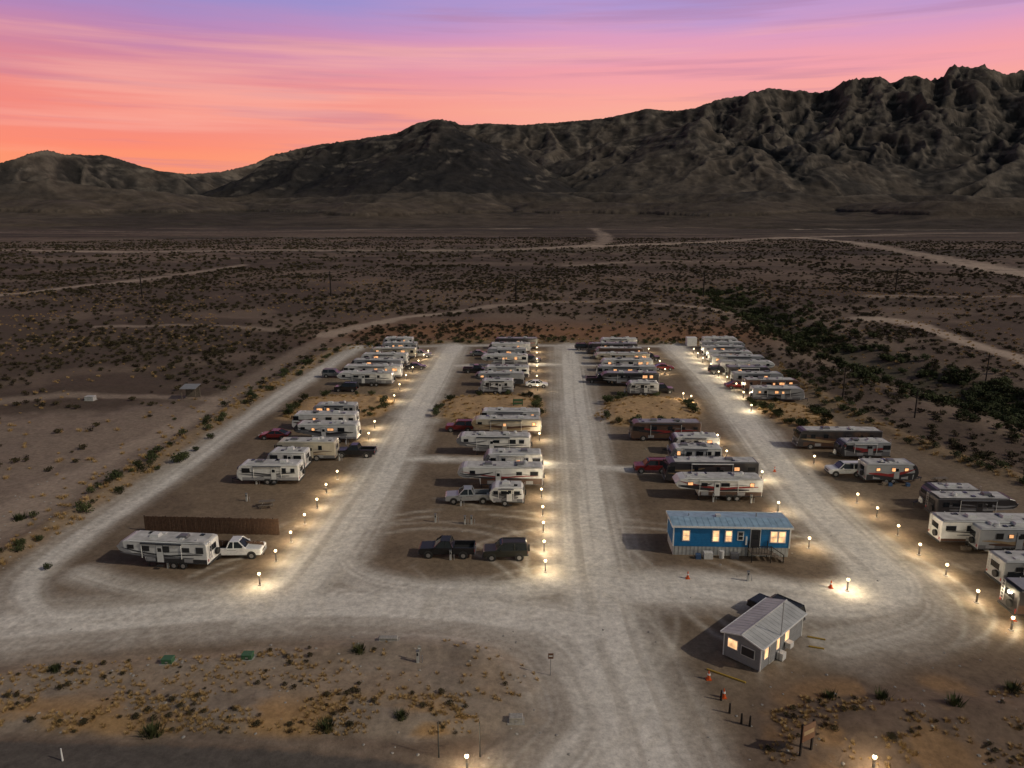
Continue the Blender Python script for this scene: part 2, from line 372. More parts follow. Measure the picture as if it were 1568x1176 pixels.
def rv(x0,x1,yb,kind='travel',body='gel_white',dec='g',nose=-1,H=2.85,lit=.25,slide=0,rot=0):
    cnt[0]+=1
    if x1<784:x1-=(yb-331)*.018
    elif x0>784:x0+=(yb-331)*.012
    A=G(x0,yb);B=G(x1,yb);L=max(5,min(12.6,B[0]-A[0]))
    b=make_rv(kind,L,H,body,DEC[dec],lit,slide,cnt[0]*13)
    rz=ROT+math.radians(rot+((cnt[0]*37)%5-2)*.5)+(math.pi if nose<0 else 0)
    cx=(A[0]+B[0])/2;cy=A[1]+1.25
    o=b.build(RVN[kind],(cx,cy,hz(cx,cy)),rz);return o
# ------------------------------------------------------------------ cars
def make_car(kind,paint):
    b=MB();W=1.86
    if kind=='pickup':
        L=5.7;h=L/2
        b.prism([(-h,.5),(h-.1,.42),(h,.55),(h,.98),(h-.15,1.08),(h-1.55,1.16),(h-1.6,1.2),(-.65,1.2),(-.65,.75),(-h,.75)],-W/2,W/2,paint,.05)
        for s in(-1,1):b.box((-1.74,s*(W/2-.07),.97),(2.15,.13,.48),paint)
        b.box((-h+.05,0,.97),(.09,W-.28,.46),paint);b.box((-.70,0,.99),(.06,W-.3,.44),paint)
        b.box((-1.75,0,.765),(2.0,W-.3,.02),'steel_black')
        cab=[(h-1.6,1.2),(h-2.25,1.76),(h-2.5,1.82),(-.35,1.82),(-.6,1.2)];wx=[h-1.0,-h+1.15]
    elif kind=='suv':
        L=4.5;h=L/2
        b.prism([(-h,.5),(h-.1,.42),(h,.55),(h,.95),(h-.15,1.08),(h-1.3,1.14),(-h,1.14)],-W/2,W/2,paint,.06)
        cab=[(h-1.25,1.14),(h-1.7,1.72),(h-1.95,1.8),(-h+.15,1.8),(-h+.02,1.14)];wx=[h-.85,-h+.85]
        b.cyl((-h-.15,0,1.0),.36,.22,'rubber','x',14)
        for s in(-.6,.6):b.beam((h-2,s,1.86),(-h+.3,s,1.86),.05,'steel_black')
    else:
        L=4.6;h=L/2
        b.prism([(-h,.45),(h-.1,.35),(h,.5),(h-.05,.72),(h-.3,.84),(h-1.2,.95),(-h+.7,.98),(-h+.02,.92)],-W/2,W/2,paint,.08)
        cab=[(h-1.15,.95),(h-1.95,1.40),(-h+1.5,1.43),(-h+.55,.98)];wx=[h-.9,-h+.95]
    ti=.17;zb=cab[0][1];zt=max(p[1] for p in cab)
    n=len(cab);vs=[]
    for s in(-1,1):
        for x,z in cab:
            vs.append((x,s*(W/2-.06-ti*(z-zb)/(zt-zb)),z))
    fs=[tuple(range(n))[::-1],tuple(range(n,2*n))]+[(i,(i+1)%n,n+(i+1)%n,n+i) for i in range(n)]
    b.add(vs,fs,'glass_dark')
    top=[p for p in cab if p[1]>zt-.08];xa=min(p[0] for p in top);xb=max(p[0] for p in top)
    b.box(((xa+xb)/2,0,zt+.01),(xb-xa+.06,W-2*ti-.1,.05),paint,taper=.95)
    for s in(-1,1):
        yb=s*(W/2-.055);yt=s*(W/2-.05-ti)
        fr=[cab[0],cab[-1]];tp=[(xb,zt),(xa,zt)]
        for (x,z),(x2,z2) in zip(fr,tp):b.beam((x,yb,z),(x2,yt,z2),.08,paint)
        xm=(xa+xb)/2-.05;b.beam((xm,yb,zb),(xm,yt,zt),.09,paint)
        for x in wx:
            r=.37 if kind!='car' else .32
            b.cyl((x,s*(W/2-.02),r+.04),r+.1,.06,'steel_black','y',14)
            wheel(b,x,s*(W/2-.10),r,s);
        b.box((h-1.75 if kind!='car' else h-1.45,s*(W/2+.08),zb+.08),(.15,.2,.14),paint)
        b.box((h-.03,s*(W/2-.3),.78 if kind!='car' else .66),(.08,.36,.16),'lamp_clear')
        b.box((-h-.005,s*(W/2-.13),.9 if kind!='car' else .8),(.05,.16,.22),'lamp_red')
        b.box((-.1,s*(W/2+.004),zb-.18),(.9,.015,.02),'steel_black')
    b.box((h+.02,0,.48),(.1,W-.2,.16),'decal_grey' if kind=='pickup' else 'steel_black');b.box((-h-.03,0,.55),(.1,W-.2,.16),'decal_grey')
    b.box((h+.005,0,.76 if kind!='car' else .6),(.05,.9,.2),'steel_black')
    return b
CN={'pickup':'pickup_truck','suv':'parked_suv','car':'parked_car'}
def car(x0,x1,yb,kind,paint,nose=-1,rot=0):
    A=G(x0,yb);B=G(x1,yb);cx=(A[0]+B[0])/2;cy=A[1]+.95
    make_car(kind,paint).build(CN[kind],(cx,cy,hz(cx,cy)),ROT+math.radians(rot)+(math.pi if nose<0 else 0))
# ---- row 1
rv(180,334,871,'fifth','gel_white','g',-1,2.85,.15,0,-4)
car(325,388,857,'pickup','paint_white',1,4)
rv(350,466,742,'travel','gel_white','g',-1,2.7,.3)
rv(397,476,721,'travel','gel_white','b',-1,2.7,.2)
rv(421,521,706,'motor','gel_cream','t',-1,2.85,.4)
car(519,568,702,'pickup','paint_black',-1)
rv(450,554,678,'fifth','gel_white','g',-1,2.95,.45)
car(397,440,674,'car','paint_red',-1)
rv(447,552,659,'motor','gel_white','k',-1,2.7,.4)
rv(470,551,646,'travel','gel_grey','g',-1,2.7,.3)
rv(516,606,592,'fifth','gel_white','g',-1,2.85,.4)
car(506,552,601,'suv','paint_black',-1)
rv(518,626,580,'motor','gel_white','g',-1,2.8,.4)
rv(530,620,570,'travel','gel_grey','k',-1,2.8,.4)
rv(545,628,560,'travel','gel_white','g',-1,2.8,.4)
rv(567,640,551,'fifth','gel_cream','k',-1,2.8,.4)
rv(578,642,542,'travel','gel_grey','r',-1,2.8,.4)
rv(580,636,534,'travel','gel_white','g',-1,2.8,.4)
car(497,522,579,'suv','paint_grey',1);car(630,655,548,'pickup','paint_grey',1);car(622,650,566,'car','paint_black',1)
# ---- row 2
car(640,728,857,'pickup','paint_black',-1)
car(741,806,860,'suv','paint_olive',-1,3)
car(688,747,773,'pickup','paint_silver',-1,4)
rv(740,800,776,'pop','gel_white','g',-1,2.4,.1)
rv(701,831,750,'fifth','gel_white','r',-1,3.0,.15,1)
rv(728,829,728,'travel','gel_white','g',-1,3.0,.2)
rv(699,812,698,'fifth','gel_white','g',-1,2.95,.15)
rv(722,828,669,'fifth','gel_cream','t',-1,2.9,.3)
car(683,724,662,'suv','paint_red',-1)
rv(735,827,654,'motor','gel_white','b',-1,2.7,.3)
rv(727,786,604,'travel','gel_white','g',-1,2.85,.3)
car(806,838,594,'car','paint_white',1)
rv(727,802,592,'fifth','gel_grey','g',-1,2.8,.4)
rv(733,810,581,'travel','gel_white','t',-1,2.8,.4)
rv(737,808,562,'fifth','gel_white','g',-1,2.8,.4)
rv(738,806,552,'travel','gel_grey','r',-1,2.8,.4)
rv(742,812,543,'travel','gel_white','g',-1,2.8,.4)
rv(757,823,535,'motor','gel_dark','r',-1,2.9,.2)
car(715,742,572,'pickup','paint_black',1);car(802,826,556,'suv','paint_black',1);car(722,745,546,'car','paint_grey',1)
# ---- row 3
rv(1029,1166,767,'fifth','gel_white','r',-1,2.9,.5,1)
rv(1014,1160,741,'motor','gel_dark','t',-1,2.95,.4)
car(976,1020,725,'suv','paint_red',-1)
rv(1010,1104,715,'travel','gel_white','g',-1,2.8,.4)
rv(1012,1100,697,'travel','gel_white','k',-1,2.8,.4)
rv(962,1072,676,'motor','gel_brown','r',-1,2.95,.25)
rv(948,1008,607,'travel','gel_white','g',-1,2.7,.4)
car(1000,1030,603,'suv','paint_black',1)
rv(918,1008,592,'fifth','gel_dark','s',-1,2.8,.4)
rv(909,1006,581,'motor','gel_grey','k',-1,2.8,.3)
rv(905,1004,570,'travel','gel_white','g',-1,2.8,.4)
rv(905,997,560,'fifth','gel_cream','t',-1,2.8,.4)
rv(902,985,551,'travel','gel_brown','t',-1,2.8,.4)
rv(893,980,543,'motor','gel_dark','g',-1,2.8,.3)
rv(910,975,535,'travel','gel_white','g',-1,2.8,.4)
car(885,905,537,'suv','paint_black',1);car(1004,1030,568,'car','paint_red',1);car(908,930,587,'pickup','paint_black',1);car(986,1006,553,'suv','paint_black',1)
# ---- row 4
rv(1549,1690,953,'fifth','gel_dark','g',1,2.95,.3)
rv(1526,1660,903,'travel','gel_grey','g',1,2.8,.3)
rv(1434,1600,840,'fifth','gel_white','g',1,3.0,.2)
rv(1490,1620,850,'travel','gel_grey','k',1,2.8,.6)
rv(1402,1498,782,'travel','gel_dark','s',-1,2.6,0)
rv(1428,1556,800,'fifth','gel_dark','s',1,2.8,.1)
rv(1320,1418,741,'travel','gel_grey','r',1,2.7,.5)
car(1270,1322,731,'suv','paint_white',-1)
rv(1218,1348,689,'motor','gel_dark','t',-1,2.95,.1)
rv(1270,1362,704,'travel','gel_grey','r',-1,2.6,.6)
rv(1150,1240,616,'travel','gel_grey','g',1,2.7,.6)
rv(1138,1224,603,'fifth','gel_brown','s',1,2.8,.4)
rv(1120,1208,592,'travel','gel_grey','t',1,2.8,.4)
rv(1112,1188,582,'travel','gel_dark','s',1,2.8,.4)
rv(1100,1186,573,'fifth','gel_white','g',1,2.8,.4)
rv(1088,1172,564,'motor','gel_grey','g',1,2.8,.4)
rv(1082,1160,556,'travel','gel_white','k',1,2.8,.4)
rv(1075,1150,548,'travel','gel_grey','g',1,2.8,.4)
rv(1072,1140,541,'fifth','gel_grey','g',1,2.8,.4)
rv(1075,1136,535,'travel','gel_white','g',1,2.8,.4)
car(1546,1610,905,'suv','paint_black',1);car(1118,1142,596,'car','paint_red',1);car(1092,1114,574,'suv','paint_black',1)
# ------------------------------------------------------------------ lamps
ld=bpy.data.lights.new('lamp_glow','POINT');ld.energy=820;ld.color=(1,.81,.54);ld.shadow_soft_size=.16
LAMPS=[(398,877),(423,842),(446,814),(467,787),(486,764),(500,741),(517,721),(565,663),(574,645),(604,605),(612,588),(622,574),(632,562),(641,552),(649,543),(656,537),
(835,858),(833,828),(832,799),(831,775),(829,749),(828,718),(827,696),(826,663),(823,590),(822,575),(822,560),(822,549),(822,540),(822,532),
(1297,886),(1238,823),(1191,769),(1166,722),(1112,690),(1098,666),(1058,606),(1046,602),(1018,565),(1010,553),(999,543),(993,534),
(1548,944),(1495,903),(1448,863),(1407,832),(1374,804),(1342,777),(1312,756),(1246,698),(1150,620),(1138,600),(1127,587),(1113,577),(1100,569),(1088,557),(1076,548),(1068,541),(1062,534),(715,1154),(1336,1157)]
lm=None
for u,v in LAMPS:
    v2=v+1.15*(v-331)*.0286*1.04
    x,y=G(u,v2);z=hz(x,y)
    if lm is None:
        b=MB();b.box((0,0,.04),(.3,.3,.08),'concrete');b.box((0,0,.5),(.13,.11,.85),'wood_grey');b.box((0,-.065,.6),(.09,.02,.25),'decal_grey')
        b.cyl((0,0,.97),.03,.12,'decal_grey',n=8);b.sph((0,0,1.17),.14,'bulb');b.cyl((0,0,1.36),.09,.04,'decal_grey',n=10,r2=.04)
        o=b.build('lamp_post',(x,y,z));lm=o.data
    else:
        o=bpy.data.objects.new('lamp_post',lm);COL.objects.link(o);o.location=(x,y,z)
    l=bpy.data.objects.new('lamp_light',ld);COL.objects.link(l);l.parent=o;l.location=(0,0,1.17)
# ------------------------------------------------------------------ blue mobile home
def empty(name,loc,rz):
    e=bpy.data.objects.new(name,None);COL.objects.link(e);e.location=loc;e.rotation_euler=(0,0,rz);return e
A=G(1031,850);B=G(1212,858)
L=B[0]-A[0];Wd=3.4
e=empty('blue_mobile_home',((A[0]+B[0])/2,A[1]+Wd/2-.2,0),math.radians(-2.5))
def part(b,n,e): o=b.build(n);o.parent=e;return o
b=MB();b.box((0,0,.5),(L-.06,Wd-.06,1.0),'skirting')
for k in range(int(L/.4)):b.box((-L/2+.2+k*.4,-Wd/2+.02,.5),(.04,.03,.96),'concrete')
part(b,'skirting',e)
b=MB();b.box((0,0,2.1),(L,Wd,2.2),'siding_blue')
for k in range(10):b.box((0,0,1.1+k*.2),(L+.03,Wd+.03,.018),'siding_blue')
for s in(-1,1):
    for t in(-1,1):b.box((s*L/2,t*Wd/2,2.1),(.12,.12,2.2),'trim_white')
part(b,'walls',e)
b=MB();hh=Wd/2+.25
b.add([(-L/2-.2,-hh,3.3),(L/2+.2,-hh,3.3),(L/2+.2,0,3.52),(-L/2-.2,0,3.52),(L/2+.2,hh,3.3),(-L/2-.2,hh,3.3)],[(0,1,2,3),(3,2,4,5),(0,3,5),(1,4,2),(0,5,4,1)],'roof_paleblue')
b.box((0,-hh-.02,3.24),(L+.45,.06,.2),'trim_white');b.box((0,hh+.02,3.24),(L+.45,.06,.2),'trim_white')
for s in(-1,1):b.box((s*(L/2+.22),0,3.26),(.04,2*hh,.2),'trim_white')
b.box((-1,.3,3.6),(.5,.5,.25),'ac_white');b.cyl((3,.5,3.65),.08,.4,'alloy');b.cyl((-4,.4,3.6),.06,.3,'alloy')
for k in range(20):b.beam((-L/2+k*L/19,-hh,3.31),(-L/2+k*L/19,0,3.53),.03,'roof_paleblue')
part(b,'roof',e)
b=MB();Y=-Wd/2
def win(b,x,z,w,h,g,y=Y,mull=True):
    b.box((x,y-.03,z),(w+.2,.06,h+.2),'trim_white');b.box((x,y-.05,z),(w,.06,h),g)
    if mull:b.box((x,y-.083,z),(w,.02,.05),'trim_white')
GL='glass_lit_room'
win(b,-4.6,2.2,.6,1.0,GL);win(b,-1.6,2.2,.55,1.1,GL);win(b,-.3,2.2,.55,1.1,GL)
win(b,.9,2.25,.45,.8,'glass_dark');win(b,4.25,2.2,.6,1.1,GL);win(b,5.05,2.2,.6,1.1,GL)
part(b,'windows',e)
b=MB();b.box((2.4,Y-.03,2.0),(1.05,.06,2.05),'trim_white');b.box((2.4,Y-.06,1.98),(.9,.06,1.95),'decal_black');b.box((2.4,Y-.1,2.35),(.5,.03,.8),'glass_dark')
b.box((1.5,Y-.05,1.75),(.16,.12,.9),'trim_white')
part(b,'door',e)
b=MB();b.box((2.7,Y-.75,.9),(2.0,1.4,.08),'wood_grey')
for q in range(4):b.box((4.0+q*.3,Y-.75,.72-q*.2),(.32,1.1,.06),'wood_grey')
for a,c in((1.75,-1.4),(3.65,-1.4),(1.75,-.1),(3.65,-.1)):b.box((a,Y+c,.9),(.08,.08,1.8),'pole_wood')
b.beam((1.75,Y-1.4,1.75),(3.65,Y-1.4,1.75),.07,'pole_wood');b.beam((3.65,Y-1.4,1.75),(4.9,Y-1.4,.9),.07,'pole_wood')
b.beam((4.9,Y-1.4,.9),(4.9,Y-1.4,0),.07,'pole_wood')
for q in range(7):b.box((1.9+q*.27,Y-1.4,1.3),(.03,.03,.85),'pole_wood')
part(b,'porch_steps',e)
b=MB();b.box((-2.4,Y-.6,.35),(.9,.6,.7),'ac_white');b.cyl((-1.0,Y-.5,.4),.25,.8,'ac_white');b.box((.3,Y-.5,.3),(.8,.5,.6),'decal_grey');b.box((-3.4,Y-.7,.25),(.5,.5,.5),'decal_blue')
part(b,'air_conditioner',e)
# ------------------------------------------------------------------ office
fx,fy=G(1163,1030);ang=math.radians(44);OL,OW,OH=7.0,3.1,2.1
ca,sa=math.cos(ang),math.sin(ang)
cx=fx+ca*OL/2-sa*OW/2;cy=fy+sa*OL/2+ca*OW/2
e=empty('site_office_building',(cx,cy,0),ang)
RG=.45
b=MB();b.box((0,0,OH/2+.1),(OL,OW,OH),'siding_grey')
b.add([(-OL/2,-OW/2,OH+.1),(-OL/2,OW/2,OH+.1),(-OL/2,0,OH+RG)],[(0,2,1)],'siding_grey');b.add([(OL/2,-OW/2,OH+.1),(OL/2,OW/2,OH+.1),(OL/2,0,OH+RG)],[(0,1,2)],'siding_grey')
for k in range(10):b.box((0,0,.2+k*.22),(OL+.03,OW+.03,.015),'siding_grey')
for s in(-1,1):
    for t in(-1,1):b.box((s*OL/2,t*OW/2,OH/2+.1),(.08,.08,OH),'trim_white')
part(b,'walls',e)
b=MB();o_=.22
for s in(-1,1):
    y1=s*(OW/2+o_);z1=OH+.06;zr=OH+RG+.1
    vs=[(-OL/2-o_,0,zr),(OL/2+o_,0,zr),(OL/2+o_,y1,z1),(-OL/2-o_,y1,z1)];vs+=[(x,y,z-.07) for x,y,z in vs]
    b.add(vs,[(0,1,2,3),(7,6,5,4),(0,4,5,1),(1,5,6,2),(2,6,7,3),(3,7,4,0)],'roof_metal')
    for k in range(16):
        xx=-OL/2-.15+k*(OL+.3)/15;b.beam((xx,0,zr+.005),(xx,y1,z1+.005),.02,'roof_metal')
    b.beam((-OL/2-o_-.02,0,zr-.05),(-OL/2-o_-.02,y1,z1-.04),.1,'trim_white')
    b.beam((-OL/2-o_,y1+s*.02,z1-.04),(OL/2+o_,y1+s*.02,z1-.04),.09,'trim_white')
b.beam((-OL/2-o_,0,zr+.02),(OL/2+o_,0,zr+.02),.08,'roof_metal')
part(b,'roof',e)
b=MB();X=-OL/2
b.box((X-.02,.8,1.4),(.05,.9,.85),'trim_white');b.box((X-.04,.8,1.4),(.05,.75,.7),GL)
b.box((X-.03,-.5,1.25),(.05,1.15,.8),'trim_white');b.box((X-.05,-.5,1.25),(.05,1.05,.7),'decal_black')
for x,w,h_,z in((-2.7,.5,.85,1.35),(-.8,.4,.85,1.3),(.7,.6,.8,1.4)):
    b.box((x,-OW/2-.02,z),(w+.15,.05,h_+.15),'trim_white');b.box((x,-OW/2-.04,z),(w,.05,h_),GL)
part(b,'windows',e)
b=MB();b.box((-1.7,-OW/2-.03,1.1),(.9,.06,2.0),'trim_white');b.box((-1.7,-OW/2-.05,1.1),(.8,.06,1.9),'siding_grey');part(b,'door',e)
b=MB();b.box((.7,-OW/2-.3,.7),(.6,.45,.45),'ac_white');b.box((-.6,-OW/2-.3,.3),(.6,.5,.6),'ac_white');part(b,'air_conditioner',e)
b=MB();b.beam((-.9,-OW/2-.25,0),(-.9,-OW/2-.25,5.0),.06,'alloy');part(b,'antenna_mast',e)
x,y=G(1236,972)
make_car('suv','paint_black').build('parked_suv',(x-1.7,y+2.8,0),math.radians(130))
# ------------------------------------------------------------------ fences
def fence(u0,u1,v,hgt,name='wooden_fence'):
    A=Vector(G(u0,v));B=Vector(G(u1,v));L=(B-A).length;b=MB();n=int(L/.16)
    for i in range(n):
        b.box((-L/2+(i+.5)*L/n,random.uniform(-.01,.01),hgt/2+random.uniform(-.04,.04)),(L/n*.9,.025,hgt),'wood_fence')
    for z in(.3,hgt-.3):b.box((0,.05,z),(L,.05,.09),'wood_fence')
    for i in range(int(L/2.4)+1):b.box((-L/2+i*2.4,.11,hgt/2),(.1,.1,hgt+.05),'pole_wood')
    c=(A+B)/2;return b.build(name,(c.x,c.y,0),math.atan2(B.y-A.y,B.x-A.x)+math.radians(-3))
fence(220,430,817,1.9);fence(325,406,848,1.45)
# ------------------------------------------------------------------ small things
def at(u,v): x,y=G(u,v);return (x,y,hz(x,y))
def cone(u,v):
    b=MB();b.box((0,0,.03),(.38,.38,.06),'cone_orange');b.cyl((0,0,.4),.15,.7,'cone_orange',n=12,r2=.03);b.cyl((0,0,.45),.125,.12,'trim_white',n=12,r2=.105);b.build('traffic_cone',at(u,v))
for p in((1053,886),(1272,900),(1085,1040),(1108,1068),(1552,950),(1186,722)):cone(*p)
def sign(u,v,h,w,m,name,two=False,rz=0,sh=.5):
    b=MB()
    if two:
        for s in(-1,1):b.box((s*w*.45,0,h/2),(.12,.12,h),'pole_wood')
        b.box((0,-.08,h-sh/2-.05),(w,.05,sh),m);b.box((0,-.11,h-sh/2-.05),(w*.8,.01,sh*.25),'decal_tan')
    else:
        b.cyl((0,0,h/2),.035,h,'alloy',n=8);b.box((0,-.05,h-sh/2),(w,.02,sh),m)
        b.box((0,-.063,h-sh/2),(w*.7,.006,sh*.2),'trim_white')
    b.build(name,at(u,v),rz)
sign(843,1034,1.9,.4,'sign_brown','speed_sign',sh=.45);sign(1233,1156,2.3,1.15,'sign_brown','wooden_notice_board',True,.5,1.2)
sign(643,1016,1.4,.3,'concrete','marker_sign');sign(793,628,1.3,1.8,'green_box','park_sign',True,0,1.0)
def pole(u,v,h,name='utility_pole',cross=True,r=.13,m='pole_wood'):
    b=MB();b.cyl((0,0,h/2),r,h,m,n=8,r2=r*.7)
    if cross:
        b.box((0,0,h-.6),(2.2,.12,.14),m)
        for q in(-1,0,1):b.cyl((q*.95,0,h-.45),.06,.2,'ac_white',n=6)
    return b.build(name,at(u,v))
PL=[(-80,458),(218,456),(507,455),(790,462),(1077,452),(1371,446),(1660,440)]
for u,v in PL:pole(u,v,10.5,r=.3)
b=MB()
for (a0,a1),(b0,b1) in zip(PL[:-1],PL[1:]):
    A=Vector(at(a0,a1));B=Vector(at(b0,b1))
    for off in(-.95,0,.95):
        pr=None
        for k in range(9):
            t=k/8;p=A.lerp(B,t);p.x+=off;p.z+=10.1-3.2*4*t*(1-t)*.5
            if pr is not None:b.beam(pr,p,.035,'steel_black')
            pr=p
b.build('power_line_wires')
pole(1510,578,6);pole(1290,610,6);pole(1400,642,5,cross=False)
pole(672,1160,2.6,'metal_post',False,.05,'steel_black');pole(735,1158,2.6,'metal_post',False,.05,'steel_black')
pole(97,1172,.9,'marker_post',False,.06,'trim_white')
for p in((1104,1072),(1117,1092),(1135,1108),(1148,1112)):pole(p[0],p[1],.8,'bollard_post',False,.09,'pole_wood')
def ubox(u,v,m='green_box',s=(.8,.6,.4),name='utility_box'):
    b=MB();b.box((0,0,s[2]/2),s,m);b.box((0,0,s[2]+.03),(s[0]+.08,s[1]+.08,.06),m,taper=.9);b.box((0,-s[1]/2-.01,s[2]*.5),(.2,.02,.1),'alloy');b.box((0,0,.02),(s[0]+.3,s[1]+.3,.06),'concrete');b.build(name,at(u,v))
ubox(258,1017);ubox(380,1012);ubox(595,985,'concrete',(1.5,.4,.25),'concrete_block');ubox(790,1104,'concrete',(.9,.5,.4),'concrete_block')
ubox(139,614,'skirting',(1.6,1.2,.8),'water_tank_box');ubox(1058,529,'trim_white',(2.6,2.2,2.2),'storage_shed')
def shed(u,v):
    b=MB()
    for a in(-1.3,1.3):
        for c in(-1,1):b.box((a,c,1.1),(.12,.12,2.2),'wood_grey')
    b.add([(-1.5,-1.3,2.2),(1.5,-1.3,2.2),(1.5,1.3,2.6),(-1.5,1.3,2.6),(-1.5,-1.3,2.12),(1.5,-1.3,2.12),(1.5,1.3,2.52),(-1.5,1.3,2.52)],[(0,1,2,3),(7,6,5,4),(0,4,5,1),(1,5,6,2),(2,6,7,3),(3,7,4,0)],'siding_grey')
    b.box((0,1,1),(2.5,.08,1.8),'wood_grey');b.build('open_shelter',at(u,v))
shed(293,611)
def table(u,v):
    b=MB();b.box((0,0,.75),(1.8,.75,.05),'wood_grey')
    for s in(-1,1):
        b.box((0,s*.65,.45),(1.8,.28,.05),'wood_grey')
        b.beam((s*.6,-.65,0),(s*.6,.25,.74),.08,'wood_grey');b.beam((s*.6,.65,0),(s*.6,-.25,.74),.08,'wood_grey');b.box((s*.6,0,.42),(.07,1.5,.08),'wood_grey')
    b.build('picnic_table',at(u,v),.2)
table(409,776);table(1440,740)
def ped(u,v):
    b=MB();b.box((0,0,.5),(.2,.16,1.0),'skirting');b.box((0,0,1.02),(.26,.22,.06),'decal_grey');b.box((0,-.09,.75),(.14,.02,.25),'decal_black');b.cyl((.35,0,.3),.04,.6,'alloy',n=6);b.build('utility_pedestal',at(u,v))
for p in((378,767),(667,800),(712,803),(722,803),(393,741),(690,858),(1092,768),(800,690),(1150,770),(258,870),(640,1018),(1040,800),(706,775),(520,706),(530,680),(1145,890)):ped(*p)
def log(u0,v0,u1,v1,m='curb_yellow'):
    A=at(u0,v0);B=at(u1,v1);c=[(a+d)/2 for a,d in zip(A,B)];b=MB()
    L=math.hypot(B[0]-A[0],B[1]-A[1]);b.prism([(-L/2,0),(L/2,0),(L/2,.1),(L/2-.05,.12),(-L/2+.05,.12),(-L/2,.1)],-.06,.06,m,.02)
    b.build('parking_curb',c,math.atan2(B[1]-A[1],B[0]-A[0]))
log(1082,1025,1142,1046);log(1236,975,1264,980);log(1238,990,1262,994)
# ------------------------------------------------------------------ ground
azf=np.radians(np.linspace(-43,43,900));azc=np.radians(np.linspace(43,317,110))[1:-1]
AZ=np.concatenate([azf,azc]);RR=np.concatenate([[.02,5],np.geomspace(20,300,400),np.geomspace(300,9500,340)[1:]])
na,nr=len(AZ),len(RR)
A2,R2=np.meshgrid(AZ,RR)
X=(np.sin(A2)*R2).ravel();Y=(np.cos(A2)*R2).ravel();Z=height(X,Y)
def mixc(c,col,m):
    m=np.clip(m,0,1)[:,None];return c*(1-m)+np.array(col)[None,:]*m
r=np.hypot(X,Y)
pad=sdp(X,Y,PAD,15)
n1=fbm(X/25,Y/25,4,40);n2=fbm(X/4,Y/4,4,41);n3=fbm(X/1.1,Y/1.1,3,42);n4=fbm(X/160,Y/160,4,43)
C=np.tile(np.array([.150,.108,.078]),(X.size,1))
C=mixc(C,(.092,.067,.049),sst(.4,.62,n4))
C=mixc(C,(.21,.155,.112),sst(.52,.72,n1)*.6)
C=mixc(C,(.092,.070,.052),sst(700,2500,r)*.8)
C=mixc(C,(.07,.073,.042),sst(.55,.7,fbm(X/500,Y/60,3,60))*sst(500,900,r)*.5)
C=mixc(C,(.040,.034,.027),sst(.5,.68,fbm(X/260,Y/70,4,61))*sst(300,700,r)*.65)
C=mixc(C,(.20,.150,.11),sst(.58,.72,fbm(X/300+9,Y/50,4,62))*sst(300,700,r)*.6)
C=mixc(C,(.045,.038,.031),sst(.5,.62,fbm(X/500,Y/200,4,63))*sst(1200,1900,r)*.6)
C=mixc(C,(.28,.215,.165),sst(-6,6,sdp(X,Y,SANDL,15)+(n2-.5)*10)*.8)
C=mixc(C,(.27,.14,.07),np.exp(-((Y-215)/18)**2)*sst(90,40,np.abs(X-15))*sst(-2,-6,pad)*.85)
d,_,_=dpoly(X,Y,ARR,40)
C=mixc(C,(.07,.066,.04),np.exp(-(d/8)**2)*.7*sst(.3,.5,n2))
C=mixc(C,(.26,.195,.14),np.exp(-((d-14)/4)**2)*.5*sst(.35,.6,n1))
for p,w,s in TRAILS:
    d,l,a=dpoly(X,Y,p,w*4)
    wv=w*(.65+.8*vn(a/(w*8),a*0,70))
    C=mixc(C,(.42,.33,.25),sst(wv*1.4,wv*.4,d+(n2-.5)*w)*s*(.6+.6*vn(a/(w*14),a*0,71)))
C=mixc(C,(.200,.148,.100),sst(-1.5,1.2,pad+(n2-.5)*3))
inp=sst(0,3,pad)
C=mixc(C,(.27,.215,.152),inp*sst(.42,.7,n1)*.7)
C=mixc(C,(.13,.095,.065),inp*sst(.5,.72,fbm(X/7,Y/7,4,77))*.6)
C=mixc(C,(.34,.24,.13),np.exp(-((pad+2.5)/2.2)**2)*.55*sst(45,60,Y))
for p,h in MOUNDS:
    C=mixc(C,(.44,.29,.15),sst(-1.2,1.0,sdp(X,Y,p,12)+(n2-.5)*3))
m=sst(-.8,.8,sdp(X,Y,ISL,8)+(n2-.5)*2.5)
C=mixc(C,(.30,.24,.18),m)
lowE=sst(47.5,44,Y)
C=mixc(C,(.38,.23,.10),m*sst(.42,.62,fbm(X/5,Y/2.5,4,80))*(.15+.75*lowE))
C=mixc(C,(.17,.13,.095),m*sst(.45,.3,n2)*.5)
m=sst(-1.2,1.2,sdp(X,Y,ISR,8)+(n2-.5)*3.5)
C=mixc(C,(.17,.12,.085),m);C=mixc(C,(.32,.19,.09),m*sst(.5,.66,n2)*.7)
road=np.zeros(X.size)
for p,w,s in ROADS:
    d,l,a=dpoly(X,Y,p,w*3)
    q=sst(w*1.4,w*.2,d+(n2-.5)*1.6)*s
    tr=vn(l*1.3,a*.02,90)*.6+vn(l*3.1,a*.05,91)*.4
    q=q*(.66+.56*sst(.25,.75,tr))
    road=np.maximum(road,np.where(d<w*3,q,0))
road*= .80+.44*n1
C=mixc(C,(.70,.655,.575),road)
for cxp,rad in(((640,905),9),((640,905),14),((1250,900),12),((960,960),16),((960,960),21),((440,930),11),((1330,900),10),((900,1000),13),((700,905),18),((760,1010),12),((820,960),8),((600,850),14)):
    cx_,cy_=G(*cxp);rr_=np.hypot(X-cx_,Y-cy_)
    q=(np.exp(-((rr_-rad-(n1-.5)*2)/.3)**2)+np.exp(-((rr_-rad-1.8-(n1-.5)*2)/.3)**2))*sst(.42,.6,fbm(X/6,Y/6,2,int(rad)))
    C=mixc(C,(.6,.55,.46),q*.45*inp)
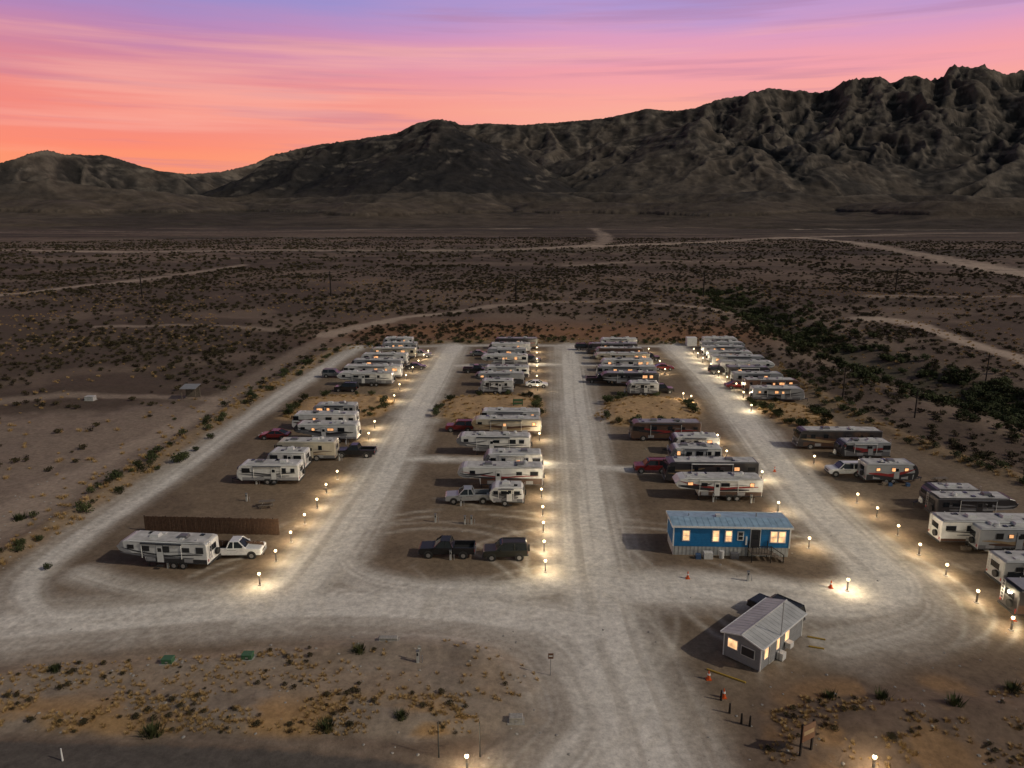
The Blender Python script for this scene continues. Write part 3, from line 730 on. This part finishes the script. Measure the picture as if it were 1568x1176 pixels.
d,l,a=dpoly(X,Y,ASPH,14)
C=mixc(C,(.11,.096,.082),sst(2.6,2.2,d+(n3-.5)*.5))
C=mixc(C,(.25,.2,.15),np.exp(-((d-3)/.5)**2)*.5)
C*= (0.86+.28*n3)[:,None]
idx=np.arange(na*nr).reshape(nr,na)
a_=idx[:-1,:];b_=np.roll(idx,-1,1)[:-1,:];c_=np.roll(idx,-1,1)[1:,:];d_=idx[1:,:]
Q=np.stack([a_,b_,c_,d_],-1).reshape(-1,4)[:, ::-1]
def np_mesh(name,V,Q,C,extra=None):
    me=bpy.data.meshes.new(name);me.vertices.add(len(V));me.vertices.foreach_set('co',V.astype(np.float32).ravel())
    me.loops.add(Q.size);me.loops.foreach_set('vertex_index',Q.astype(np.int32).ravel())
    me.polygons.add(len(Q));me.polygons.foreach_set('loop_start',np.arange(0,Q.size,4,dtype=np.int32))
    me.polygons.foreach_set('use_smooth',np.ones(len(Q),bool))
    me.update(calc_edges=True)
    at_=me.attributes.new('Col','FLOAT_COLOR','POINT');CC=np.ones((len(V),4),np.float32);CC[:,:3]=C;CC[:,3]=extra if extra is not None else 1
    at_.data.foreach_set('color',CC.ravel())
    o=bpy.data.objects.new(name,me);COL.objects.link(o);return o
scrub=sst(380,700,r)*sst(8000,4000,r)
V=np.stack([X,Y,Z],1)
gr=np_mesh('ground',V,Q,C,scrub)
def ground_mat():
    m=bpy.data.materials.new('desert_ground');m.use_nodes=True;nt=m.node_tree;N=nt.nodes;K=nt.links;bs=N['Principled BSDF'];bs.inputs['Roughness'].default_value=.95;bs.inputs['Specular IOR Level'].default_value=.15
    at_=N.new('ShaderNodeAttribute');at_.attribute_name='Col'
    tc=N.new('ShaderNodeTexCoord')
    def noise(s,d=6,rg=.65):
        n=N.new('ShaderNodeTexNoise');n.inputs['Scale'].default_value=s;n.inputs['Detail'].default_value=d;n.inputs['Roughness'].default_value=rg;K.new(tc.outputs['Object'],n.inputs['Vector']);return n
    n1=noise(1.6,6,.78);mr=N.new('ShaderNodeMapRange');mr.inputs[1].default_value=.3;mr.inputs[2].default_value=.7;mr.inputs[3].default_value=.68;mr.inputs[4].default_value=1.32
    K.new(n1.outputs['Fac'],mr.inputs[0])
    mu=N.new('ShaderNodeMix');mu.data_type='RGBA';mu.blend_type='MULTIPLY';mu.inputs[0].default_value=1
    K.new(at_.outputs['Color'],mu.inputs[6]);K.new(mr.outputs[0],mu.inputs[7])
    vo=N.new('ShaderNodeTexVoronoi');vo.inputs['Scale'].default_value=.13;K.new(tc.outputs['Object'],vo.inputs['Vector'])
    m2=N.new('ShaderNodeMapRange');m2.inputs[1].default_value=.22;m2.inputs[2].default_value=.38;m2.inputs[3].default_value=.7;m2.inputs[4].default_value=0
    K.new(vo.outputs['Distance'],m2.inputs[0])
    mm=N.new('ShaderNodeMath');mm.operation='MULTIPLY';K.new(m2.outputs[0],mm.inputs[0]);K.new(at_.outputs['Alpha'],mm.inputs[1])
    mx=N.new('ShaderNodeMix');mx.data_type='RGBA';K.new(mm.outputs[0],mx.inputs[0]);K.new(mu.outputs[2],mx.inputs[6]);mx.inputs[7].default_value=(.03,.028,.016,1)
    K.new(mx.outputs[2],bs.inputs['Base Color'])
    bp=N.new('ShaderNodeBump');bp.inputs['Strength'].default_value=.5;bp.inputs['Distance'].default_value=.12
    K.new(n1.outputs['Fac'],bp.inputs['Height']);K.new(bp.outputs['Normal'],bs.inputs['Normal'])
    return m
GM=ground_mat();gr.data.materials.append(GM)
# ------------------------------------------------------------------ mountains (ridge skeleton)
SKY=[(-400,262),(-250,250),(-120,262),(0,252),(30,244),(60,235),(75,233),(100,240),(155,240),(200,252),(240,263),(290,269),(340,265),(390,253),(420,238),(470,227),(500,221),(540,217),(575,211),(610,205),(640,190),(665,184),(695,188),(705,194),(750,191),(800,193),(880,188),(935,182),(990,169),(1045,172),(1100,155),(1130,148),(1190,138),(1240,143),(1275,140),(1310,120),(1340,120),(1365,127),(1400,120),(1420,125),(1443,122),(1455,103),(1500,103),(1530,112),(1568,113),(1700,125),(1900,170),(2200,220)]
FR1=[(330,292),(380,268),(420,243),(470,230),(540,219),(575,213),(610,206),(640,190),(665,184),(695,189),(715,203),(745,222),(790,243),(830,260),(870,285)]
FR2=[(760,285),(820,262),(900,232),(990,204),(1060,182),(1110,205),(1180,222),(1250,240),(1330,262),(1400,262),(1480,270),(1568,285)]
FR3=[(-200,290),(0,292),(60,278),(150,288),(240,298),(400,308),(560,302),(640,296),(760,300),(930,296),(1010,302),(1150,296),(1250,304),(1400,300),(1568,308),(1750,312)]
FR4=[(-200,318),(0,314),(90,308),(200,316),(330,312),(420,318),(560,314),(700,317),(850,312),(1000,316),(1150,312),(1300,316),(1450,311),(1568,315),(1750,316)]
def prof(P,az):
    q=[DIR(*p) for p in P];return np.interp(az,[a for a,_ in q],[e for _,e in q])
mr_=np.concatenate([np.linspace(2000,3000,90),np.linspace(3000,6700,430)[1:],np.linspace(6700,8600,20)[1:]]);ma=np.radians(np.linspace(-50,50,1150))
MA,MR=np.meshgrid(ma,mr_)
x=np.sin(MA)*MR;y=np.cos(MA)*MR
rt=sst(math.radians(11),math.radians(17),MA)
fan=np.clip(MR-2100,0,None)*.020
wxx=x+(fbm(x/330,y/330,4,100)-.5)*230;wyy=y+(fbm(x/330+50,y/330,4,101)-.5)*230
H0=np.full(x.shape,-50.0);RID=np.zeros(x.shape,np.int8)
R=random.Random(11)
def seg(a,b,k,rid):
    """stamp one sloping ridge segment into the height field"""
    hm=max(a[2],b[2]);rng=hm/k+150
    ra=[math.hypot(*a[:2]),math.hypot(*b[:2])];aa=[math.atan2(a[0],a[1]),math.atan2(b[0],b[1])]
    i0=np.searchsorted(mr_,min(ra)-rng);i1=np.searchsorted(mr_,max(ra)+rng)
    da=rng/min(ra)*1.1;j0=np.searchsorted(ma,min(aa)-da);j1=np.searchsorted(ma,max(aa)+da)
    if i1<=i0 or j1<=j0:return
    X_=wxx[i0:i1,j0:j1];Y_=wyy[i0:i1,j0:j1]
    ex,ey=b[0]-a[0],b[1]-a[1];l2=ex*ex+ey*ey+1e-6
    t=np.clip(((X_-a[0])*ex+(Y_-a[1])*ey)/l2,0,1)
    d=np.hypot(X_-a[0]-ex*t,Y_-a[1]-ey*t)
    hh_=a[2]+(b[2]-a[2])*t;z_=hh_-k*d*(1.12-.25*np.clip(d*k/np.maximum(hh_,60),0,1))
    v=H0[i0:i1,j0:j1];w_=z_>v;v[w_]=z_[w_];RID[i0:i1,j0:j1][w_]=rid
def spur(p,ang,h,L,k,rid,dep):
    n=4 if dep==0 else 2;pr=(p[0],p[1],h);a=ang
    for i in range(1,n+1):
        t=i/n;a+=R.uniform(-.35,.35)
        q=(pr[0]+math.sin(a)*L/n,pr[1]+math.cos(a)*L/n,h*(1-t)**1.15*R.uniform(.88,1.08))
        seg(pr,q,k,rid)
        if dep==0 and q[2]>40:
            for sg in(-1,1):
                if R.random()<.85:spur(q,a+sg*R.uniform(.7,1.2),q[2]*.93,q[2]/R.uniform(.34,.5),k*1.05,rid,1)
        pr=q
def ridge(P,rc,k,rid,step,wob,left=1.0):
    A_=[DIR(*p)[0] for p in P];az_=A_[0];pts=[]
    while az_<A_[-1]:
        rr_=(rc(az_) if callable(rc) else rc)+R.uniform(-wob,wob)
        el=float(prof(P,np.array([az_]))[0]);h=math.tan(el)*rr_+34-(rr_-2100)*.020
        pts.append((math.sin(az_)*rr_,math.cos(az_)*rr_,max(h,5)));az_+=step/rr_*R.uniform(.7,1.3)
    for a,b in zip(pts[:-1],pts[1:]):seg(a,b,k,rid)
    for i,p in enumerate(pts):
        if i%2 and R.random()<.15:continue
        back=math.atan2(-p[0],-p[1])
        spur(p,back+R.uniform(-.75,.75),p[2]*.98,p[2]/R.uniform(.34,.46),k,rid,0)
ridge(SKY,lambda a:5900-1100*float(sst(math.radians(-15),math.radians(-24),a))-500*math.sin(a*6)*.5,.66,0,330,110)
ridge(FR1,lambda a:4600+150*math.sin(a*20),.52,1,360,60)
ridge(FR2,lambda a:4750+200*math.sin(a*12),.52,2,320,90)
ridge(FR3,lambda a:3650+250*math.sin(a*14),.34,3,240,160)
ridge(FR4,lambda a:2850+200*math.sin(a*17+1),.22,4,170,170)
h0=np.maximum(H0,-40)
h0=np.where(h0<30,30*np.exp((h0-30)/40)-6,h0)   # blend toe of slope into the fan
h0=np.maximum(h0,0)
cliff=rt*sst(120,420,h0)
h0=h0+(ridged(wxx/190,wyy/190,4,180,.5)-.62)*(12+90*cliff+34*sst(60,300,h0))*sst(6,90,h0)
h0=h0+(ridged(wxx/120,wyy/120,3,182)-.5)*7*sst(2200,2700,MR)
elv=np.arctan2(h0+fan-34,MR).max(0)
tgt=prof(SKY,ma)+(fbm(ma*90,ma*0,3,200)-.5)*np.radians(.14+.34*sst(math.radians(11),math.radians(17),ma))
ratio=np.tan(tgt)/np.tan(np.maximum(elv,math.radians(1)));kk=np.ones(5)/5;ratio=np.convolve(np.pad(ratio,2,'edge'),kk,'valid')
top=np.clip((h0+fan)/np.maximum((h0+fan).max(0)[None,:],1),0,1)
sc_=1+(ratio[None,:]-1)*sst(.25,.95,top)
zz=(h0+fan)*sc_+10*sst(2100,2800,MR)-14*sst(2300,2000,MR)
gy=np.gradient(zz,axis=0)/np.gradient(MR,axis=0);gx=np.gradient(zz,axis=1)/(MR*(ma[1]-ma[0]));slope=np.hypot(gx,gy)
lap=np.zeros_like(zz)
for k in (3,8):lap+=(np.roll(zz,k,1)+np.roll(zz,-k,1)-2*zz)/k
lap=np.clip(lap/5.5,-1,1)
cloud_shade=(RID==1).astype(float)  # mask of the front range for its painted cloud shadow
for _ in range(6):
    cloud_shade=(np.roll(cloud_shade,1,0)+np.roll(cloud_shade,-1,0)+np.roll(cloud_shade,1,1)+np.roll(cloud_shade,-1,1)+cloud_shade)/5
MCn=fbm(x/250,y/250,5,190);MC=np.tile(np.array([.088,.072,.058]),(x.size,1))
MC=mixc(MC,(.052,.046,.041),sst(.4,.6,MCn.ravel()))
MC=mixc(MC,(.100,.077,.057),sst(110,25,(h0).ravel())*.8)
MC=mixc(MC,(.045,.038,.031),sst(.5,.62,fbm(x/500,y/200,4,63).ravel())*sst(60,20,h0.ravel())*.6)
MC=mixc(MC,(.026,.024,.023),np.clip(lap.ravel(),0,1)*.75)  # gully shade painted into the vertex colour where the surface is hollow
MC=mixc(MC,(.155,.13,.105),np.clip(-lap.ravel(),0,1)*.5)  # crests painted lighter, relief shading put into the colour
MC=mixc(MC,(.022,.021,.022),cloud_shade.ravel()*sst(30,130,h0.ravel())*(.4+.45*sst(.35,.6,fbm(x/900,y/900,2,5)).ravel()))  # cloud shadow on the front range, painted into the vertex colour
MC=mixc(MC,(.20,.17,.138),sst(.57,.70,fbm(x/120,zz/22,4,195).ravel())*sst(.5,.95,slope.ravel())*.6)
ii=np.arange(x.size).reshape(x.shape);Q=np.stack([ii[:-1,:-1],ii[:-1,1:],ii[1:,1:],ii[1:,:-1]],-1).reshape(-1,4)
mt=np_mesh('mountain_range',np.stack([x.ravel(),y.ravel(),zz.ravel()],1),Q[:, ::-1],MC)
m=bpy.data.materials.new('mountain_rock');m.use_nodes=True;nt=m.node_tree;N=nt.nodes;K=nt.links;bs=N['Principled BSDF'];bs.inputs['Roughness'].default_value=.95;bs.inputs['Specular IOR Level'].default_value=.1
at_=N.new('ShaderNodeAttribute');at_.attribute_name='Col';tc=N.new('ShaderNodeTexCoord')
no=N.new('ShaderNodeTexNoise');no.inputs['Scale'].default_value=.02;no.inputs['Detail'].default_value=7;no.inputs['Roughness'].default_value=.7;K.new(tc.outputs['Object'],no.inputs['Vector'])
mr=N.new('ShaderNodeMapRange');mr.inputs[1].default_value=.3;mr.inputs[2].default_value=.7;mr.inputs[3].default_value=.6;mr.inputs[4].default_value=1.4;K.new(no.outputs['Fac'],mr.inputs[0])
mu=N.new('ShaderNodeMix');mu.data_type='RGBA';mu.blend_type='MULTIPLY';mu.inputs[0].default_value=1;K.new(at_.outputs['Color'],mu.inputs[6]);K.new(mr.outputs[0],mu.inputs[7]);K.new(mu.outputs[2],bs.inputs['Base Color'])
bp=N.new('ShaderNodeBump');bp.inputs['Strength'].default_value=.7;bp.inputs['Distance'].default_value=12;K.new(no.outputs['Fac'],bp.inputs['Height']);K.new(bp.outputs['Normal'],bs.inputs['Normal'])
mt.data.materials.append(m)
# ------------------------------------------------------------------ vegetation
def leafmat(name,c1,c2):
    m=bpy.data.materials.new(name);m.use_nodes=True;nt=m.node_tree;N=nt.nodes;bs=N['Principled BSDF'];bs.inputs['Roughness'].default_value=.8;bs.inputs['Specular IOR Level'].default_value=.2
    oi=N.new('ShaderNodeObjectInfo');gi=N.new('ShaderNodeNewGeometry');ad=N.new('ShaderNodeMath');ad.operation='ADD';nt.links.new(oi.outputs['Random'],ad.inputs[0]);nt.links.new(gi.outputs['Random Per Island'],ad.inputs[1])
    mu=N.new('ShaderNodeMath');mu.operation='MULTIPLY';mu.inputs[1].default_value=.5;nt.links.new(ad.outputs[0],mu.inputs[0])
    cr=N.new('ShaderNodeValToRGB');cr.color_ramp.elements[0].color=c1+(1,);cr.color_ramp.elements[1].color=c2+(1,);nt.links.new(mu.outputs[0],cr.inputs['Fac']);nt.links.new(cr.outputs['Color'],bs.inputs['Base Color']);MATS[name]=m
leafmat('leaf_creosote',(.024,.023,.011),(.085,.066,.032));leafmat('leaf_green',(.022,.032,.012),(.085,.095,.035));leafmat('leaf_dry',(.26,.16,.06),(.60,.42,.19))
mat('twig',(.06,.045,.03),.9)
def bush(name,n,m,leaf=.13,flat=.75,seed=1,tuft=False):
    R=random.Random(seed);b=MB()
    lobes=[(R.uniform(-.25,.25),R.uniform(-.25,.25),R.uniform(.3,.55)*flat,R.uniform(.2,.34)) for _ in range(6)]
    for i in range(7 if not tuft else 0):
        a=R.uniform(0,6.28);l=R.uniform(.25,.45);b.beam((0,0,-.03),(math.cos(a)*l,math.sin(a)*l,R.uniform(.35,.7)*flat),.02,'twig')
    for i in range(n):
        if tuft:
            a=R.uniform(0,6.28);rr=R.uniform(0,.4);l=R.uniform(.2,.45);x,y=math.cos(a)*rr,math.sin(a)*rr;o=R.uniform(.1,.6);w=.03
            p=Vector((x,y,-.02));t=Vector((x+math.cos(a)*o*l*1.2,y+math.sin(a)*o*l*1.2,l));u=Vector((-math.sin(a),math.cos(a),0))*w
            b.add([p-u,p+u,t],[(0,1,2)],m)
        else:
            L=R.choice(lobes);d=Vector((R.gauss(0,1),R.gauss(0,1),R.gauss(0,1))).normalized()*L[3]*R.uniform(.5,1.1)
            c=Vector((L[0]+d.x,L[1]+d.y,max(.02,L[2]+d.z*flat)));u=Vector((R.gauss(0,1),R.gauss(0,1),R.gauss(0,1))).normalized();v=u.orthogonal().normalized();s=leaf*R.uniform(.5,1.1)
            b.add([c-u*s*.5,c+v*s*.4,c+u*s*.6,c-v*s*.35],[(0,1,2,3)],m)
    return b.build(name)
def scatter(name,pts,sizes,src):
    pts=np.array(pts);n=len(pts);z=height(pts[:,0],pts[:,1]);a=np.random.uniform(0,6.28,n);s=np.array(sizes)/2
    V=np.zeros((n,4,3))
    for k in range(4):
        V[:,k,0]=pts[:,0]+np.cos(a+k*math.pi/2)*s*1.414;V[:,k,1]=pts[:,1]+np.sin(a+k*math.pi/2)*s*1.414;V[:,k,2]=z
    me=bpy.data.meshes.new(name);me.from_pydata(V.reshape(-1,3).tolist(),[],np.arange(4*n).reshape(n,4).tolist());me.update()
    o=bpy.data.objects.new(name,me);COL.objects.link(o);o.instance_type='FACES';o.use_instance_faces_scale=True;o.instance_faces_scale=1;o.show_instancer_for_render=False;o.show_instancer_for_viewport=False
    src.parent=o;return o
def rnd(n,r0,r1,a=44):
    az=np.radians(np.random.uniform(-a,a,n));rr=np.sqrt(np.random.uniform(r0**2,r1**2,n));return np.sin(az)*rr,np.cos(az)*rr
def trailmask(x,y):
    k=np.ones(x.shape,bool)
    for p,w,s in TRAILS:
        d,_,_=dpoly(x,y,p,w*2);k&=~(d<w*1.0)
    return k
def asph(x,y):
    d,_,_=dpoly(x,y,ASPH,8);return d>3
for i,(n,r0,r1,s0,s1) in enumerate(((9500,60,260,.7,1.9),(17000,220,520,1.0,2.4),(19000,500,1200,1.8,3.6))):
    x,y=rnd(n,r0,r1);p=sdp(x,y,PAD,15);k=(p<-5)&trailmask(x,y)&asph(x,y)&(y>75)
    dens=fbm(x/30,y/30,3,300);sand=sdp(x,y,SANDL,15)>0
    k&=np.random.rand(n)<np.clip((dens-.25)*2.4,0,1)
    k&=~(sand&(np.random.rand(n)<.75));x,y=x[k],y[k]
    scatter('desert_scrub',np.stack([x,y],1),np.random.uniform(s0,s1,len(x)),bush('creosote_bush',110 if i<2 else 50,'leaf_creosote',.16 if i<2 else .26,.62,10+i))
x,y=rnd(9000,70,420);p=sdp(x,y,PAD,15);k=(p<-2)&(vn(x/18,y/18,4)>.45)&asph(x,y)&(y>80);x,y=x[k],y[k]
scatter('dry_grass',np.stack([x,y],1),np.random.uniform(.5,1.3,len(x)),bush('grass_tuft',60,'leaf_dry',seed=4,tuft=True))
pts=[];A_=np.array(ARR)
for i in range(2600):
    j=random.randrange(len(A_)-1);t=random.random();q=A_[j]*(1-t)+A_[j+1]*t;pts.append((q[0]+random.gauss(0,7.5),q[1]+random.gauss(0,7.5)))
pts=np.array(pts);k=(sdp(pts[:,0],pts[:,1],PAD,15)<-3)&(fbm(pts[:,0]/9,pts[:,1]/9,2,55)>.44);pts=pts[k]
scatter('arroyo_brush',pts,np.random.uniform(1.0,2.8,len(pts)),bush('mesquite_bush',240,'leaf_green',.15,.8,21))
def near_edge(n,off,sd,ymin=45):
    P=np.array(PAD+[PAD[0]]);out=[]
    seg=np.hypot(*(P[1:]-P[:-1]).T);cs=np.cumsum(seg)
    while len(out)<n:
        t=random.random()*cs[-1];j=int(np.searchsorted(cs,t));j=min(j,len(P)-2);f=random.random();q=P[j]*(1-f)+P[j+1]*f
        d=P[j+1]-P[j];nn=np.array([-d[1],d[0]])/(np.hypot(*d)+1e-6);c=q+nn*random.gauss(off,sd)
        if c[1]>ymin and abs(c[0])<150:out.append(c)
    return np.array(out)
E=near_edge(3200,0,3.5,60);k=sdp(E[:,0],E[:,1],PAD,15)<-.6;E=E[k]
k=np.random.rand(len(E))<.55
g=E[~k]
scatter('berm_grass',E[k],np.random.uniform(.4,1.2,k.sum()),bush('grass_clump',70,'leaf_dry',seed=5,tuft=True))
g=g[np.random.rand(len(g))<.42]
scatter('berm_brush',g,np.random.uniform(.7,2.0,len(g)),bush('green_bush',300,'leaf_green',.12,.7,22))
mp=[];mg=[]
for p,h in MOUNDS:
    P=np.array(p)
    for i in range(420):
        x,y=random.uniform(P[:,0].min(),P[:,0].max()),random.uniform(P[:,1].min(),P[:,1].max())
        s=float(sdp(np.array([x]),np.array([y]),p,12)[0])
        if s>0.2:
            if random.random()<(.7 if s<2.5 else .2):mg.append((x,y))
            if s<2.2 and random.random()<.16:mp.append((x,y))
scatter('mound_grass',mg,np.random.uniform(.4,1.1,len(mg)),bush('dry_tuft',70,'leaf_dry',seed=6,tuft=True))
scatter('mound_brush',mp,np.random.uniform(1,2.4,len(mp)),bush('desert_shrub',320,'leaf_green',.12,.8,23))
ig=[];ib=[]
for p,n in((ISL,5200),(ISR,3000)):
    P=np.array(p);x=np.random.uniform(P[:,0].min(),P[:,0].max(),n);y=np.random.uniform(P[:,1].min(),P[:,1].max(),n)
    s=sdp(x,y,p,12);pr=np.where(y<46.5,.95,np.where(x<-14,.40,.08))*(fbm(x/4,y/2.5,3,80)>.44)
    if p is ISR:pr=.5*(fbm(x/4,y/2.5,3,80)>.44)
    k=(s>.3)&(np.random.rand(n)<pr);x,y=x[k],y[k]
    for a,c in zip(x,y):
        (ib if random.random()<.10 else ig).append((a,c))
scatter('verge_grass',ig,np.random.uniform(.2,.55,len(ig)),bush('verge_tuft',60,'leaf_dry',seed=7,tuft=True))
scatter('verge_brush',ib,np.random.uniform(.25,.75,len(ib)),bush('small_shrub',160,'leaf_creosote',.14,.7,24))
sp_=bush('yucca_plant',170,'leaf_green',seed=9,tuft=True)
yp=[(235,1130,1.3),(500,1122,1.1),(85,1032,.9),(615,1104,.9),(550,1003,1.0),(30,795,1.4),(1270,1070,.9),(1350,1075,1.0),(1460,1090,1.1),(1550,1060,1.1)]
scatter('yucca_group',[G(a,b_) for a,b_,_ in yp],[s*1.3 for *_,s in yp],sp_)
bp_=[(185,757,1.6),(210,717,1.6),(143,757,1.3),(30,842,1.3),(62,830,1.2),(183,735,1.1),(270,708,2.4),(278,704,2.0),(345,640,1.6),(75,870,1.1),(300,690,1.3),(240,720,1.1),(325,672,1.5)]
scatter('roadside_brush',[G(a,b_) for a,b_,_ in bp_],[s for *_,s in bp_],bush('rounded_shrub',420,'leaf_green',.1,.8,31))
b=MB();R=random.Random(3);b.sph((0,0,0),.5,'concrete',7,5);b.v=[(x*R.uniform(.7,1.2),y*R.uniform(.7,1.1),z*R.uniform(.4,.8)) for x,y,z in b.v];rk=b.build('small_rock')
x,y=rnd(1600,35,110);k=(sdp(x,y,PAD,15)<1)|(np.random.rand(len(x))<.05);x,y=x[k],y[k];k=asph(x,y);x,y=x[k],y[k]
scatter('rocks',np.stack([x,y],1),np.random.uniform(.06,.28,len(x)),rk)
# ------------------------------------------------------------------ sky / sun
SE,SA=math.radians(36),math.radians(110)   # azimuth from +Y clockwise
w=bpy.data.worlds.new('World');sc.world=w;w.use_nodes=True;nt=w.node_tree;N=nt.nodes;K=nt.links
bg=N['Background'];tc=N.new('ShaderNodeTexCoord');sx=N.new('ShaderNodeSeparateXYZ');K.new(tc.outputs['Generated'],sx.inputs[0])
def math_(op,a,b_=None,c=None,clamp=False):
    n=N.new('ShaderNodeMath');n.operation=op;n.use_clamp=clamp
    for i,q in enumerate((a,b_,c)):
        if q is None:continue
        if isinstance(q,(int,float)):n.inputs[i].default_value=q
        else:K.new(q,n.inputs[i])
    return n.outputs[0]
def mrange(v,a,b_,c=0,d=1,smooth=True):
    n=N.new('ShaderNodeMapRange');n.interpolation_type='SMOOTHSTEP' if smooth else 'LINEAR'
    K.new(v,n.inputs[0])
    for i,q in enumerate((a,b_,c,d)):n.inputs[i+1].default_value=q
    return n.outputs[0]
def ramp(v,st):
    n=N.new('ShaderNodeValToRGB');K.new(v,n.inputs[0]);e=n.color_ramp.elements
    while len(e)<len(st):e.new(.5)
    for q,(p,c) in zip(e,st):q.position=p;q.color=s2l(c)+(1,)
    return n.outputs[0]
def mix(f,a,b_,mode='MIX'):
    n=N.new('ShaderNodeMix');n.data_type='RGBA';n.blend_type=mode
    if isinstance(f,(int,float)):n.inputs[0].default_value=f
    else:K.new(f,n.inputs[0])
    for i,q in((6,a),(7,b_)):
        if isinstance(q,tuple):n.inputs[i].default_value=q
        else:K.new(q,n.inputs[i])
    return n.outputs[2]
def cn(sx_,sz_,seed,det=6,slant=.0):
    cb=N.new('ShaderNodeCombineXYZ');K.new(math_('MULTIPLY',sx.outputs['X'],sx_),cb.inputs[0]);K.new(math_('MULTIPLY',sx.outputs['Y'],sx_),cb.inputs[1])
    zz_=math_('ADD',math_('MULTIPLY',sx.outputs['Z'],sz_),math_('MULTIPLY',sx.outputs['X'],slant*sz_));K.new(math_('ADD',zz_,seed),cb.inputs[2])
    n=N.new('ShaderNodeTexNoise');n.inputs['Scale'].default_value=1;n.inputs['Detail'].default_value=det;n.inputs['Roughness'].default_value=.55;K.new(cb.outputs[0],n.inputs['Vector']);return n.outputs['Fac']
z=sx.outputs['Z']
na_=cn(1.6,22,3,5,.0);nb_=cn(2.4,60,11,6,.01);nc_=cn(1.4,36,27,5,-.01)
zz_=math_('ADD',z,math_('MULTIPLY',math_('SUBTRACT',na_,.5),.08))
k=[0,.045,.09,.135,.175,.215,.25,.40]
zi=math_('MULTIPLY',zz_,2.0)
left=ramp(zi,[(a*2,c) for a,c in zip(k,[(255,176,112),(255,158,110),(253,142,116),(238,138,134),(212,136,158),(182,136,186),(152,142,202),(74,80,128)])])
right=ramp(zi,[(a*2,c) for a,c in zip(k,[(255,188,128),(255,192,144),(252,180,150),(250,168,158),(243,162,172),(220,158,194),(174,152,210),(78,84,132)])])
az=mrange(sx.outputs['X'],-.5,.2)
skyc=mix(az,left,right)
skyc=mix(math_('MULTIPLY',mrange(nb_,.5,.7),.4),skyc,s2l((178,126,160))+(1,))
skyc=mix(math_('MULTIPLY',mrange(nc_,.5,.72),.5),skyc,s2l((255,184,168))+(1,))
ns=N.new('ShaderNodeTexSky');ns.sky_type='NISHITA';ns.sun_disc=False;ns.sun_elevation=SE;ns.sun_rotation=SA
nsc=mix(1.0,ns.outputs[0],(.050,.044,.037,1),'MULTIPLY')
skyc=mix(mrange(z,.26,.42),skyc,nsc)
skyc=mix(mrange(sx.outputs['Y'],.2,-.5),skyc,nsc)
K.new(skyc,bg.inputs['Color']);bg.inputs['Strength'].default_value=1.0
sl=bpy.data.lights.new('sun','SUN');sl.energy=1.4;sl.angle=math.radians(.8);sl.color=(1,.9,.76)
so=bpy.data.objects.new('sun',sl);COL.objects.link(so)
d=Vector((math.sin(SA)*math.cos(SE),math.cos(SA)*math.cos(SE),math.sin(SE)));so.rotation_euler=d.to_track_quat('Z','Y').to_euler();so.location=(60,0,80)
# ------------------------------------------------------------------ camera
cd=bpy.data.cameras.new('camera');cd.sensor_width=36;cd.lens=36*F/1568;cd.clip_end=30000;cd.clip_start=.5
co=bpy.data.objects.new('camera',cd);COL.objects.link(co);co.location=(0,0,CAM_H);co.rotation_euler=(math.pi/2-PITCH,0,0);sc.camera=co
sc.view_settings.view_transform='Standard';sc.view_settings.look='None';sc.view_settings.exposure=0
print('objects',len(bpy.data.objects))
